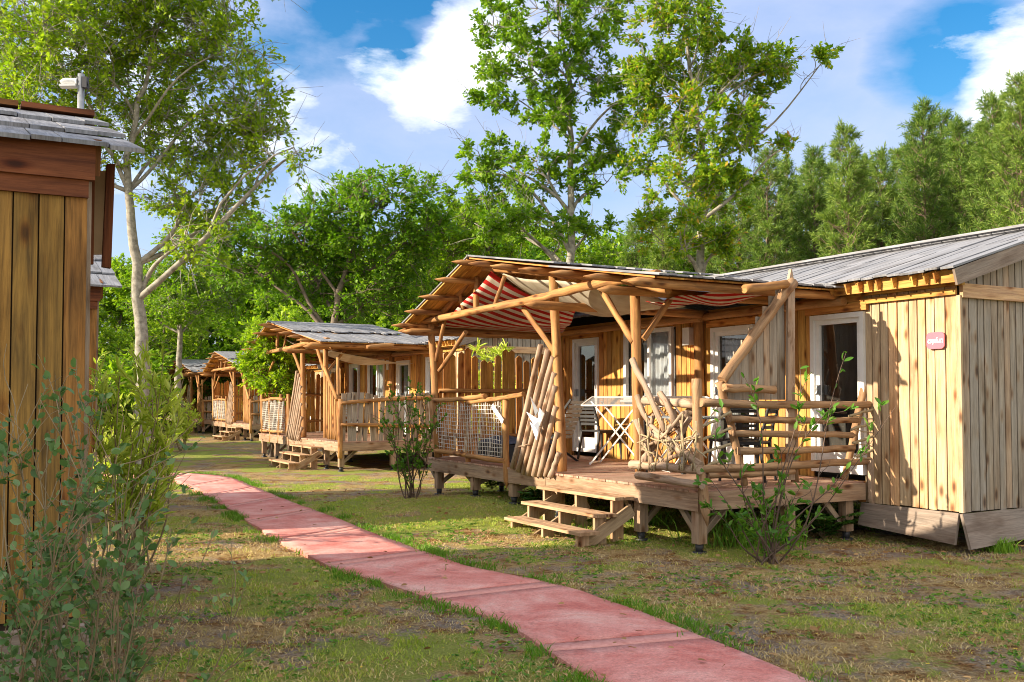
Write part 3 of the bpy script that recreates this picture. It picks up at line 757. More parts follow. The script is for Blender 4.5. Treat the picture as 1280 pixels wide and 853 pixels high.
    for a, b, r in (((596, 347), (595, 390), .045), ((631, 345), (617, 386), .03), ((574, 360), (579, 391), .03), ((655, 386), (697, 447), .038), ((582, 415), (549, 464), .034), ((556, 400), (545, 452), .032), ((752, 363), (792, 428), .04)):
        L_([f(*a, .02), f(*b, .02)], r)
    bb = lambda px, py: s(px, py, 1.08)
    mb.beam(bb(839, 372), bb(804, 424), .05, .06)
    mb.each('brace', M['log'], root)
    # porch roof planks along the slope
    mb = MB(F); v = -.42
    while v < 2.45:
        w = random.uniform(.12, .17); c = v+w/2
        q0 = .12+random.uniform(-.05, .05); q1 = 2.2+random.uniform(-.2, .2)
        mb.beam((q0, c, roofz(q0)+.012+random.uniform(0, .012)), (q1+.12, c, roofz(q1)+.0), w-.012, .02)
        mb.beam((q1, c, roofz(q1)+.026+random.uniform(0, .01)), (4.62, c, roofz(4.58)+.02), w-.012, .02)
        e = 6.98+random.uniform(-.03, .05)
        mb.beam((4.56, c, roofz(4.56)+.02), (e, c, roofz(e)+.015), w-.012, .02)
        v += w
    mb.build('porch_roof', M[roofmat], root)
    mb = MB(F); v = -.40
    while v < 2.4:
        w = .2; c = v+w/2
        mb.beam((.2, c, roofz(.2)-.022), (4.55, c, roofz(4.55)-.022), w-.008, .018)
        mb.beam((4.62, c, roofz(4.62)-.022), (6.9, c, roofz(6.9)-.022), w-.008, .018); v += w
    mb.build('roof_lining', M['honey'], root)
    # --- front railing, left bay
    mb = MB(F)
    if front == 'net':
        L_([f(542, 501, -.05), f(575, 499, -.05), f(607, 495, -.05)], .035); L_([f(585, 503, -.02), f(620, 499, -.02), f(655, 493, -.02)], .035)
        L_([f(543, 563, -.03), f(584, 569, -.03)], .038); L_([f(584, 570, -.03), f(633, 577, -.03)], .038)
        L_([f(583, 503, .03), f(586, 590, .03)], .04, tip=.1); L_([f(632, 500, .0), f(633, 600, -.02)], .045, tip=.12)
    else:
        L_([(6.7, 0, 1.58), (5.6, 0, 1.62)], .04); L_([(5.7, 0, 1.64), (4.0, -.03, 1.60)], .04); L_([(6.7, 0, .74), (4.0, 0, .76)], .04)
        for q in (5.7, 4.9, 4.1, 3.9): L_([(q, .0, .45), (q+random.uniform(-.2, .2), 0, 1.75)], .04)
    rl = mb.each('railing_log', M['log'], root)[0]
    mb = MB(F); t0, t1 = f(628, 530)[0], f(548, 530)[0]
    nv, nh = 34, 13
    for i in range(nv+1):
        a = t0+(t1-t0)*i/nv; z0 = .76; z1 = 1.57+.03*math.sin(i*.9)
        mb.log([(a+.02*math.sin(i*3.1+q*2), -.02+.02*math.sin(i+q), z0+(z1-z0)*q/5) for q in range(6)], .0048, n=4, sub=1, wob=.003)
    for j in range(nh):
        z = .79+j*.06
        mb.log([(t0+(t1-t0)*i/26, -.02+.02*math.sin(i*.9+j), z+.013*math.sin(i*2.4+j)+.01*math.sin(i*.3)) for i in range(27)], .0048, n=4, sub=1, wob=.003)
    mb.build('net', M['net'], rl)
    # palisade of slanted logs
    mb = MB(F)
    for a, b, r in (((641, 586), (676, 431), .042), ((648, 590), (685, 437), .042), ((654, 592), (691, 446), .042), ((660, 594), (693, 466), .042), ((667, 595), (694, 482), .042), ((674, 596), (695, 508), .04), ((682, 596), (697, 540), .04), ((688, 596), (699, 566), .038)):
        L_([f(*a, -.07), f(*b, -.03)], r, r*.85)
    mb.log([f(643, 560, -.12), f(660, 556, -.12)], .006, n=5)
    mb.each('palisade_log', M['logweather'], root)
    # picket fence on the far end of the deck
    mb = MB(F); tops = (435, 440, 443, 440, 435, 445, 450, 452, 444, 437, 438, 445, 451, 447, 442, 436, 432)
    for i, ty in enumerate(tops):
        p_ = s(549+i*9.2, ty, 6.72) if i < 17 else None
        v_ = min(p_[1], FV-.1); z_ = p_[2]
        mb.beam((6.74, v_, ZD+.02), (6.74+random.uniform(-.01, .01), v_+random.uniform(-.02, .02), z_), .112, .022, up=(UX, UY, 0), point=.04)
    mb.build('picket_fence', M['honey'], root)
    mb = MB(F); L_([(6.69, .1, 1.0), (6.69, 2.35, 1.0)], .035); L_([(6.69, .1, 1.75), (6.69, 2.35, 1.75)], .035); mb.each('fence_rail', M['log'], root)
    # side railing
    if side == 'logs':
        mb = MB(F)
        for a, b, r, tp in (((875, 504), (1088, 506), .043, .07), ((912, 524), (1072, 526), .037, .05), ((917, 542), (1066, 544), .037, .05), ((922, 564), (1066, 561), .04, .05), ((872, 587), (1092, 576), .045, .08), ((884, 595), (992, 590), .035, 0)):
            L_([s(*a, -.06), s((a[0]+b[0])/2, (a[1]+b[1])/2+random.uniform(-1, 1), -.06), s(*b, -.06)], r, r*.93, tip=tp)
        L_([s(871, 473, -.0), s(872, 560, -.0), s(882, 640, -.10)], .052, .05, tip=.15)
        L_([s(899, 478, .04), s(913, 530, .04), s(931, 607, .04)], .042); L_([s(1083, 472, .03), s(1056, 600, .03)], .05, .04)
        L_([s(991, 352, .02), s(946, 414, .02), s(902, 476, .02)], .062, .055)
        L_([s(905, 485, -.03), s(968, 487, -.03)], .045)
        L_([s(992, 500, .05), s(993, 603, .05)], .045)
        rl = mb.each('side_rail', M['lograil'], root)[0]
        mb = MB(F)
        mb.beam(s(1090, 575, -.09), s(1091, 640, -.09), .09, .045, up=(UX, UY, 0), point=.15)
        mb.beam(s(988, 600, .03), s(988, 337, .03), .10, .04, up=(UX, UY, 0), point=.18)
        mb.each('side_post', M['logweather'], root)
        mb = MB(F); vA, vB = s(904, 480)[1]+.02, s(986, 480)[1]
        zA, zB = s(904, 476)[2], s(988, 350)[2]; v = vA
        while v < vB-.03:
            w = random.uniform(.085, .12); c = v+w/2; z_ = zA+(zB-zA)*(c-vA)/(vB-vA)-.0
            mb.beam((.09, c, 1.60), (.09, c, z_), w-.006, .02, up=(UX, UY, 0)); v += w
        mb.build('screen_planks', M['gable'], root)
        mb = MB(F)
        for i in range(4):
            y_ = 517+i*17
            a = s(1062+2*i, y_+3, -.1); b = s(1094, y_-6, -.1)
            mb.log([a, b], .016, n=6); mb.log([a, s(1095, y_+8, -.1)], .007, n=5)
        for i in range(4):
            mb.log([s(868, 536+i*18), s(890, 528+i*17, -.05), s(914, 515+i*20, -.1)], .016, n=6)
        mb.each('rope', M['rope'], root)
    else:
        mb = MB(F)
        L_([(-.03, .0, .3), (-.03, 0, 1.62)], .055); L_([(-.06, 0, 1.18+.35), (-.06, 1.2, 1.62), (-.06, FV-.1, 1.66)], .042); L_([(-.06, 0, 1.05), (-.06, FV-.1, .98)], .04)
        L_([(-.03, -.02, 1.62), (.35, .02, 2.2)], .04) if False else None
        rl = mb.each('side_rail', M['log'], root)[0]
        mb = MB(F); v = .12
        while v < FV-.15:
            mb.beam((.0, v+random.uniform(-.04, .04), .67), (.0, v+random.uniform(-.05, .05), 1.72+.05*math.sin(v*4)), .10, .02, up=(UX, UY, 0)); v += .125
        mb.build('pickets', M['gable'], root)
        mb = MB(F)
        for i in range(6):
            t_ = .1+i*.14; mb.log([(t_, .0, .7), (t_+.06, .0, 2.55-i*.0 if i == 0 else 2.3-.17*(5-i))], .035)
        L_([(.02, -.05, 1.6), (.95, -.05, 2.35)], .045)
        mb.each('palisade_log', M['log'], root)
    return root
def driftwood(F, root):
    mb = MB(F)
    def r4(x, y): return (780+x/4, 480+y/4)
    def r3(x, y): return (780+x/4, 300+y/4)
    for a, b, r, v0 in ((r3(40, 600), r4(205, 240), .036, -.1), (r3(65, 780), r4(150, 240), .034, -.02), (r4(60, 185), r4(145, 395), .034, -.05), (r4(180, 50), r4(255, 215), .035, -.06),
                    (r4(140, 240), r4(385, 405), .05, -.04), (r4(355, 120), r4(215, 240), .055, .12), (r4(215, 235), r4(90, 390), .045, .05), (r4(330, 170), r4(200, 410), .03, .02),
                    (r4(120, 200), r4(300, 330), .022, -.08), (r4(300, 140), r4(160, 300), .02, -.1), (r4(90, 330), r4(280, 210), .022, -.03), (r4(230, 330), r4(370, 250), .02, -.07), (r4(250, 130), r4(330, 400), .02, 0), (r4(150, 150), r4(110, 400), .024, -.02), (r4(205, 380), r4(350, 330), .026, -.02), (r4(60, 260), r4(240, 420), .03, .06)):
        kx = (a[0]+b[0])/2+random.uniform(-4, 4); ky = (a[1]+b[1])/2+random.uniform(-3, 3)
        mb.log([f(*a, v0), f(kx, ky, v0-.03), f(*b, v0)], r*1.05, r*.8, sub=4)
    mb.each('driftwood_stick', M['logweather'], root)
    mb = MB(F)
    mb.log([f(*r4(100, 85)), f(*r4(360, 103))], .047, .05); mb.log([f(*r4(40, 403), -.07), f(*r4(378, 428), -.07)], .048, .05, tip0=.03); mb.log([f(*r4(65, 455), -.1), f(*r4(392, 506), -.1)], .044, .042)
    mb.each('corner_rail', M['logweather'], root)
    mb = MB(F)
    rnd = random.Random(3)
    xs = [80, 125, 150, 215, 275, 300, 345]
    for x in xs:
        x2 = x+rnd.uniform(-20, 35)
        mb.log([f(*r4(x2, 160+rnd.uniform(-15, 30)), -.12), f(*r4((x+x2)/2+8, 280), -.13), f(*r4(x, 430), -.12)], .009, n=5, sub=3)
        for k_ in (-9, 0, 9):
            if rnd.random() < .5: mb.log([f(*r4(x+k_, 400), -.14), f(*r4(x+k_+2, 438), -.14)], .008, n=5, sub=1)
    for i in range(10):
        x_, y_ = rnd.uniform(80, 360), rnd.uniform(190, 330)
        mb.log([f(*r4(x_, y_), -.13), f(*r4(x_+rnd.uniform(-15, 15), y_+rnd.uniform(10, 40)), -.15), f(*r4(x_+rnd.uniform(-60, 60), y_+rnd.uniform(30, 90)), -.12)], .009, n=5, sub=3)
    for y in (270,):
        mb.log([f(*r4(80, y-20), -.12), f(*r4(170, y+rnd.uniform(-10, 20)), -.13), f(*r4(270, y+rnd.uniform(-20, 20)), -.12), f(*r4(385, y+rnd.uniform(-30, 40)), -.1)], .009, n=5, sub=4)
    mb.build('rope_net', M['rope'], root)
cab = make_cabin(F0, 'nearest honey coloured wooden cabin with a log porch and a red sign on its wall')
driftwood(F0, cab)
F2 = Frame(-3.84, 22.2)
cab2 = make_cabin(F2, 'second wooden cabin down the row with upright grey pickets on its near deck side', side='pickets', front='poles')
F3 = Frame(-10.1, 38.5, .0)
cab3 = make_cabin(F3, 'small distant wooden cabin behind the leafy small tree with steps facing the lawn', side='pickets', front='poles')
F4 = Frame(-14.6, 47.0, .0)
cab4 = make_cabin(F4, 'farthest wooden cabin of the right row, half hidden past the oleander bush', side='pickets', front='poles')
# hidden-side cabin between rows gives the gable seen over the picket fence (cabin 2 itself)
# --- canopies ---------------------------------------------------
def sail(name, F, c, sag, mat, label, uvs=(1, 1), n=18, droop=0):
    o0 = F.W(c[0]); r = None
    mb = MB(F); A, B, C, D = [Vector(q) for q in c]
    def fn(p, q):
        P = A*(1-p)*(1-q)+B*p*(1-q)+C*p*q+D*(1-p)*q
        sg = 4*(p*(1-p)+q*(1-q))*.5*sag+.5*sag*16*p*(1-p)*q*(1-q)+.025*math.sin(9*p+5*q)+droop*max(0, 1-q*6)*(1-abs(2*p-1))
        return (P.x, P.y, P.z-sg)
    mb.grid(fn, n, n, uvs)
    off = Vector(o0)
    for i in range(len(mb.v)): mb.v[i] = mb.v[i]-off
    mb.F = None
    o = mb.build(name, mat); o.location = off; o.modifiers.new('thickness', 'SOLIDIFY').thickness = .003
    return tag(o, label, 'canopy')
sail('canopy', F0, [(4.45, -.1, 3.44), (6.6, .05, 2.80), (5.9, 2.0, 2.74), (4.1, 1.1, 2.86)], .10, M['stripe'], 'large red and white striped canopy stretched under the left half of the cabin porch roof')
sail('canopy', F0, [(4.4, .0, 3.44), (1.2, .06, 2.92), (1.25, .85, 2.74), (4.1, 1.15, 2.86)], .13, M['cream'], 'cream canvas sail sagging beneath the porch roof between the two tallest log posts')
sail('canopy', F0, [(1.3, .3, 2.76), (.6, .7, 2.84), (.5, 1.75, 2.87), (1.25, 1.1, 2.74)], .05, M['stripe2'], 'narrow striped canopy on the right side of the porch near the pointed post')
sail('canopy', F2, [(4.4, .0, 3.2), (.9, .1, 2.75), (.9, 2.15, 2.5), (4.4, 2.2, 2.7)], .15, M['cream'], 'pale canopy hung under the porch roof of the second cabin')
# --- sign -------------------------------------------------------
def frame_obj(name, F, p, facing='front'):
    o = thing(name, '', '', F.W(p)); return o
sc_ = f(1172, 426, FV-.03); sw = sc_
mb = MB(); 
ctr = F0.W((sc_[0], FV-.055, sc_[2])); ux = Vector((-UX, -UY, 0)); nz = Vector((-VX, -VY, 0))
def spt(x, z, d=0): return ux*x+Vector((0, 0, z))+nz*d
ring = []
hw, hh, rr_ = .112, .09, .045
for cx, cz, a0 in ((hw-rr_, hh-rr_, 0), (-hw+rr_, hh-rr_, 90), (-hw+rr_, -hh+rr_, 180), (hw-rr_, -hh+rr_, 270)):
    for k in range(6):
        a = R(a0+k*18); ring.append(spt(cx+rr_*math.cos(a), cz+rr_*math.sin(a)))
mb.poly(ring, nz*.012)
sign = mb.build('sign', M['signred']); sign.location = ctr; tag(sign, 'small red rounded sign with white handwriting on the right cabin wall', 'sign')
tc_ = bpy.data.curves.new('sign_lettering', 'FONT'); tc_.body = 'capfun'; tc_.size = .085; tc_.extrude = .002; tc_.offset = .0015; tc_.shear = .15
tc_.align_x = 'CENTER'; tc_.align_y = 'CENTER'; tc_.space_character = .88
to = bpy.data.objects.new('tmp_text', tc_); col.objects.link(to)
dg = bpy.context.evaluated_depsgraph_get(); tm = bpy.data.meshes.new_from_object(to.evaluated_get(dg)); bpy.data.objects.remove(to)
tm.name = 'sign_lettering'; rotm = Matrix((ux, Vector((0, 0, 1)), nz)).transposed()
tm.transform(rotm.to_4x4()); tm.transform(Matrix.Translation(nz*.0145)); tm.materials.clear(); tm.materials.append(M['signwhite'])
new_obj('lettering', tm, sign)
# --- star ornament -----------------------------------------------
mb = MB(F0)
def shard(pts, v0, v1):
    P = [f(px, py, v) for (px, py), v in zip(pts, v1)]
    mb.poly(P, Vector((-VX, -VY, 0))*.012)
q2 = lambda x, y: (500+x/4, 480+y/4)
for pts, vs in (([q2(655, 65), q2(695, 135), q2(680, 160)], (-.2, -.13, -.16)), ([q2(635, 140), q2(700, 180), q2(695, 245), q2(672, 205)], (-.22, -.14, -.16, -.2)),
                ([q2(652, 190), q2(700, 225), q2(685, 283)], (-.2, -.13, -.18)), ([q2(700, 120), q2(725, 150), q2(690, 190)], (-.14, -.2, -.15)), ([q2(690, 175), q2(725, 150), q2(700, 215)], (-.16, -.2, -.14))):
    shard(pts, 0, vs)
o = F0.W(f(670, 520, -.16))
for i in range(len(mb.v)): mb.v[i] = mb.v[i]-o
mb.F = None
st = mb.build('star_ornament', M['silver']); st.location = o; tag(st, 'silver metal star ornament fixed on the slanted logs left of the steps', 'ornament')
# small plates on the left railing
for (a, b, lab) in (((461, 110), (515, 190), 'small pale wooden arrow board tied to the net railing'),):
    mb = MB(F0); mb.beam(f(*q2(*a), -.08), f(*q2(*b), -.08), .07, .012, up=(VX, VY, 0)); o = F0.W(f(*q2(*a), -.08))
    for i in range(len(mb.v)): mb.v[i] = mb.v[i]-o
    mb.F = None; x_ = mb.build('arrow_board', M['signwhite']); x_.location = o; tag(x_, lab, 'board')
# --- furniture ----------------------------------------------------
def chair():
    r = thing('garden_chair', '', 'chair', group='black slatted garden chairs on the porch')
    for sx in (-1, 1):
        for k_, (a, b) in enumerate((((.22, sx*.2, .44), (.26, sx*.23, 0)), ((-.2, sx*.2, .44), (-.27, sx*.22, 0)))):
            mb = MB(); mb.beam(a, b, .035, .035, w2=.026, h2=.026, up=(1, 0, 0)); mb.build('leg', M['black'], r)
    mb = MB()
    for i in range(7): mb.beam((-.19+i*.07, -.2, .45), (-.19+i*.07, .2, .45), .052, .018)
    mb.beam((-.22, -.215, .44), (.25, -.215, .44), .03, .04); mb.beam((-.22, .215, .44), (.25, .215, .44), .03, .04); mb.build('seat', M['black'], r)
    mb = MB()
    for i in range(5): mb.beam((-.23-.015*i, -.19, .56+i*.06), (-.23-.015*i, .19, .56+i*.06), .012, .038)
    mb.beam((-.315, -.2, .85), (-.315, .2, .85), .02, .06)
    for sx in (-1, 1): mb.log([(-.2, sx*.2, .44), (-.24, sx*.205, .6), (-.315, sx*.2, .87)], .018, n=6)
    mb.build('backrest', M['black'], r); return r
ch = chair()
def place(o, px, py, z, rz, label=None):
    p = at_z(px, py, z); o.location = p; o.rotation_euler = (0, 0, rz)
    if label: o['label'] = label
    return o
place(ch, 750, 574, ZD, R(38), 'black slatted garden chair on the deck just above the steps')
c2 = copy_tree(ch); c2.location = F0.W((.75, 1.35, ZD)); c2.rotation_euler = (0, 0, R(150)); c2['label'] = 'black garden chair behind the log side railing, right of the dark table'
c3 = copy_tree(ch); c3.location = F0.W((1.45, 1.75, ZD)); c3.rotation_euler = (0, 0, R(100)); c3['label'] = 'black garden chair at the far side of the dark porch table, nearest the glazed door'
# dark table
tb = thing('porch_table', 'dark porch table behind the driftwood corner of the railing', 'table', F0.W((1.35, 1.0, ZD)), math.atan2(UY, UX))
mb = MB()
for i in range(8): mb.beam((-.6, -.35+i*.1, .73), (.6, -.35+i*.1, .73), .085, .02)
mb.build('table_top', M['grey'], tb)
for sx in (-1, 1):
    for sy in (-1, 1):
        mb = MB(); mb.beam((sx*.52, sy*.3, 0), (sx*.52, sy*.3, .72), .05, .05, up=(1, 0, 0)); mb.build('leg', M['black'], tb)
# drying rack: X legs with tilted slatted wings
def rack(label, p, rz):
    r = thing('drying_rack', label, 'rack', p, rz, 'white folding drying racks on the porch')
    mb = MB()
    for sy in (-.28, .28):
        mb.beam((-.38, sy, .0), (.36, sy, .92), .022, .022); mb.beam((.40, sy, .0), (-.36, sy, .92), .022, .022)
    mb.beam((-.38, -.28, .02), (-.38, .28, .02), .02, .02); mb.beam((.40, -.28, .02), (.40, .28, .02), .02, .02); mb.build('leg_frame', M['white'], r)
    mb = MB()
    A = [(-.5, -.3, .86), (.42, -.3, .86), (.42, .3, .98), (-.5, .3, .98)]
    for i in range(4): mb.beam(A[i], A[(i+1) % 4], .022, .022)
    mb.build('rack_frame', M['white'], r)
    mb = MB()
    for i in range(1, 11): mb.beam((-.5, -.3+.06*i*.9, .86+.012*i*.9), (.42, -.3+.06*i*.9, .86+.012*i*.9), .008, .008)
    mb.build('rack_wires', M['metal'], r); return r
rack('white folding rack with crossed legs standing behind the black chair and left of the window', F0.W((3.9, 1.75, ZD)), R(-20))
rack('white folding rack standing beneath the curtained window, behind the crossed driftwood sticks', F0.W((2.35, 1.75, ZD)), R(15))
# grey deck chair by the door
dc = thing('folding_chair', 'grey slatted folding deck chair beside the left glass door, behind the tall log post', 'chair', F0.W((4.9, 1.15, ZD)), R(150))
mb = MB()
for i in range(9): mb.beam((-.25-.028*i, -.25, .38+i*.065), (-.25-.028*i, .25, .38+i*.065), .012, .05)
mb.build('backrest', M['grey'], dc)
mb = MB()
for i in range(7): mb.beam((-.22+i*.075, -.25, .36+i*.01), (-.22+i*.075, .25, .36+i*.01), .05, .014)
mb.build('seat', M['grey'], dc)
for sy in (-1, 1):
    mb = MB(); mb.beam((-.5, sy*.27, .95), (.25, sy*.27, 0), .025, .03); mb.beam((.3, sy*.265, .4), (-.35, sy*.265, 0), .025, .03); mb.build('leg', M['black'], dc)
# dark sofa behind the net
sf = thing('lounge_sofa', 'low dark blue lounge cushion sofa behind the net railing', 'sofa', F0.W((5.2, .75, ZD)), math.atan2(UY, UX))
mb = MB(); mb.beam((-.75, 0, .14), (.75, 0, .14), .6, .26); mb.build('base', M['black'], sf)
M['cushion'] = plain('dark_blue_cushion', (.06, .075, .12), .9, .2, 12)
for x_ in (-.38, .38):
    mb = MB(); mb.grid(lambda p, q: (x_+(p-.5)*.72, (q-.5)*.58, .28+.09*(1-(2*p-1)**6)*(1-(2*q-1)**6)+.012*math.sin(9*p+4*q)), 12, 12); mb.build('cushion', M['cushion'], sf)
# little chair on cabin 2 deck
c4 = copy_tree(ch); c4.location = F2.W((1.9, .9, ZD)); c4.rotation_euler = (0, 0, R(60)); c4['label'] = 'black garden chair on the deck of the second cabin, above its steps'
c5 = copy_tree(ch); c5.location = F3.W((1.9, .9, ZD)); c5.rotation_euler = (0, 0, R(20)); c5['label'] = 'tiny dark chair on the deck of the small distant cabin'
# ================================================================ LEFT ROW
FL = Frame(-2.36, 5.5)         # near right corner; u away-left, v negative = to the left
def left_cabin(F, label, Ls=9.0, Lu=4.5, detail=True, ze=2.86, sl=.33):
    o0 = F.W((0, 0, 0)); root = thing('plank_cabin', label, 'cabin', (o0.x, o0.y, 0), 0, 'dark plank cabins of the left row')
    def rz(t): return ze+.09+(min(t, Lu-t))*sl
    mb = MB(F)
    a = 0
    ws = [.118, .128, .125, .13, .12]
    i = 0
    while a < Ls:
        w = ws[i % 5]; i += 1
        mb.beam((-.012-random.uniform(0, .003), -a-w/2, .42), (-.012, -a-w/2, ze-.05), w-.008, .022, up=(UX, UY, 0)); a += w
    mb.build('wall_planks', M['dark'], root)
    mb = MB(F)
    a = .02
    while a < Lu:
        mb.beam((a+.065, .012, .42), (a+.065, .012, rz(a+.06)-.1), .122, .022, up=(VX, VY, 0)); a += .13
    mb.build('gable_planks', M['gable'], root)
    mb = MB(F)
    mb.poly([(.01, -.01, .3), (Lu, -.01, .3), (Lu, -.01, ze), (Lu/2, -.01, rz(Lu/2)-.12), (.01, -.01, ze)], Vector((-VX, -VY, 0))*Ls)
    mb.build('wall_core', M['back'], root)
    mb = MB(F); mb.beam((-.045, .03, ze-.12+.17), (-.045, -Ls, ze-.12+.17), .05, .2); mb.build('eave_beam', M['darkred'], root)
    mb = MB(F); mb.beam((-.03, .0, ze-.085), (-.03, -Ls, ze-.085), .03, .12); mb.beam((-.05, .045, ze+.08), (.6, .045, ze+.08+.5*sl), .03, .2); mb.build('fascia_board', M['darkred'], root)
    # roof shakes: three overlapping courses, each board a little uneven
    mb = MB(F); nC = 3
    for sgn in (0, 1):
        for c in range(nC):
            v = .27
            while v > -Ls:
                w = random.uniform(.15, .24)
                t0 = -.17+c*(Lu/2+.17)/nC-(.08 if c else 0)+random.uniform(-.035, .035); t1 = -.17+(c+1)*(Lu/2+.17)/nC+.05
                za = ze+.15+t0*sl+.028+random.uniform(0, .012); zb = ze+.15+t1*sl+.0
                if c == nC-1: t1 = Lu/2; zb = ze+.15+t1*sl
                if sgn: t0, t1 = Lu-t0, Lu-t1
                mb.beam((t0, v-w/2, za), (t1, v-w/2, zb), w-.006, .024); v -= w
    rf = mb.build('roof', M['shake'], root)
    mb = MB(F)
    v = .25
    while v > -Ls:
        mb.beam((Lu/2, v, ze+.15+Lu/2*sl+.03), (Lu/2, v-.5, ze+.15+Lu/2*sl+.03), .2, .04); v -= .52
    mb.build('ridge_tiles', M['darkred'], rf)
    mb = MB(F)
    mb.beam((-.14, .05, .26), (-.14, -Ls, .26), .035, .30, up=(-UX*.25, -UY*.25, 1)); mb.build('skirt_board', M['skirt'], root)
    return root, rz
lc, _ = left_cabin(FL, 'dark brown plank cabin with a grey shake roof at the left edge, nearest the camera')
# hanging panel and brown trim under the verge
M['panel'] = plain('cream_panel', (.62, .42, .22), .8, .1, 3)
def pxbox(name, mat, quad, Y, th, parent):
    mb = MB(Frame(0, 0)); o = mb.F; P = [loc(at_y(px, py, Y), o) for px, py in quad]
    mb.poly(P, Vector((UX, UY, 0))*th); return mb.build(name, mat, parent)
pn = pxbox('verge_panel', M['panel'], [(116, 318), (130, 318), (134, 214), (117, 214)], 5.85, .03, lc)
pxbox('verge_trim', M['darkred'], [(128, 333), (139, 335), (144, 205), (134, 205)], 5.8, .06, pn)
pxbox('verge_post', M['darkred'], [(112, 330), (117, 330), (119, 205), (113, 205)], 5.8, .05, pn)
FL1 = Frame(-5.1, 12.2)
lc1, _ = left_cabin(FL1, 'second plank cabin of the left row, only its eave end showing past the near cabin', Ls=2.6, Lu=4.6)
FL2 = Frame(-13.5, 21.5)
lc2, _ = left_cabin(FL2, 'third plank cabin of the left row hidden behind the oleander bush', Ls=6, Lu=4.6)
# floodlight on a pole behind the near roof
pl_ = at_y(101, 128, 9.0); lp = thing('floodlight', 'white floodlight on a short galvanised pole above the near left roof', 'lamp', (pl_.x, pl_.y, 0))
mb = MB(); h_ = pl_.z+.26
mb.log([(0, 0, 0), (0, 0, h_)], .028, n=10, wob=0); mb.build('pole', M['metal'], lp)
mb = MB(); mb.log([(-.17, -.02, h_-.09), (-.14, -.02, h_-.07), (-.05, 0, h_-.07), (-.03, 0, h_-.07)], .024, .034, n=12, wob=0); mb.beam((-.18, -.02, h_-.12), (-.04, 0, h_-.11), .09, .02); mb.build('lamp_head', M['white'], lp)
mb = MB(); mb.beam((-.02, 0, h_-.08), (.06, 0, h_-.08), .05, .1); mb.log([(.05, 0, h_-.05), (.075, 0, h_-.12), (.04, 0, h_-.2)], .007, n=5, wob=0); mb.build('bracket', M['padfoot'], lp)
# ================================================================ TREES AND SHRUBS
nrs = np.random.RandomState(21)
def np_tubes(A, B, rA, rB, bend=0.0, seed=0):
    """three-sided two-segment twigs, arrays of points"""
    rs = np.random.RandomState(seed); n = len(A); d = B-A; Ln = np.linalg.norm(d, axis=1)[:, None]+1e-9
    M_ = (A+B)/2+rs.normal(0, 1, (n, 3))*Ln*bend
    u = d/Ln; h = np.tile(np.array([[.3, .2, 1.]]), (n, 1)); s_ = np.cross(u, h); s_ /= np.linalg.norm(s_, axis=1)[:, None]+1e-9; w_ = np.cross(u, s_)
    V_ = []
    for P, r in ((A, rA), (M_, (rA+rB)/2), (B, rB)):
        for k in range(3):
            a = 2*np.pi*k/3; V_.append(P+(s_*math.cos(a)+w_*math.sin(a))*(r[:, None] if hasattr(r, 'shape') and getattr(r, 'ndim', 0) else r))
    V_ = np.stack(V_, 1).reshape(-1, 3); q = np.arange(n)[:, None]*9
    Fq = np.concatenate([q+np.array([[i*3+k, i*3+(k+1) % 3, i*3+3+(k+1) % 3, i*3+3+k]]) for i in range(2) for k in range(3)], 0)
    return V_, Fq
class Wood:
    def __init__(s): s.V = []; s.F = []; s.n = 0
    def add(s, V_, Fq): s.V.append(V_); s.F.append(Fq+s.n); s.n += len(V_)
    def tube(s, pts, rad, n=7):
        m = len(pts); V_ = []; x = np.array([1., .1, 0])
        for i in range(m):
            d = pts[min(i+1, m-1)]-pts[max(i-1, 0)]; d = d/(np.linalg.norm(d)+1e-9)
            x = x-d*np.dot(x, d); x /= np.linalg.norm(x)+1e-9; y = np.cross(d, x)
            for k in range(n):
                a = 2*np.pi*k/n; V_.append(pts[i]+(x*math.cos(a)+y*math.sin(a))*rad[i])
        Fq = [[i*n+k, i*n+(k+1) % n, (i+1)*n+(k+1) % n, (i+1)*n+k] for i in range(m-1) for k in range(n)]
        s.add(np.array(V_), np.array(Fq))
    def mesh(s, name, mat): return np_mesh(name, np.concatenate(s.V), np.concatenate(s.F), mat, True)
def curve(a, b, n, sag, rs, up=0):
    a, b = np.array(a, float), np.array(b, float); L_ = np.linalg.norm(b-a)
    k = rs.normal(0, 1, 3)*sag*L_; k2 = rs.normal(0, 1, 3)*sag*.5*L_
    t = np.linspace(0, 1, n)[:, None]
    return a+(b-a)*t+k*np.sin(np.pi*t)+k2*np.sin(2*np.pi*t)+np.array([0, 0, up*L_])*np.sin(np.pi*t)
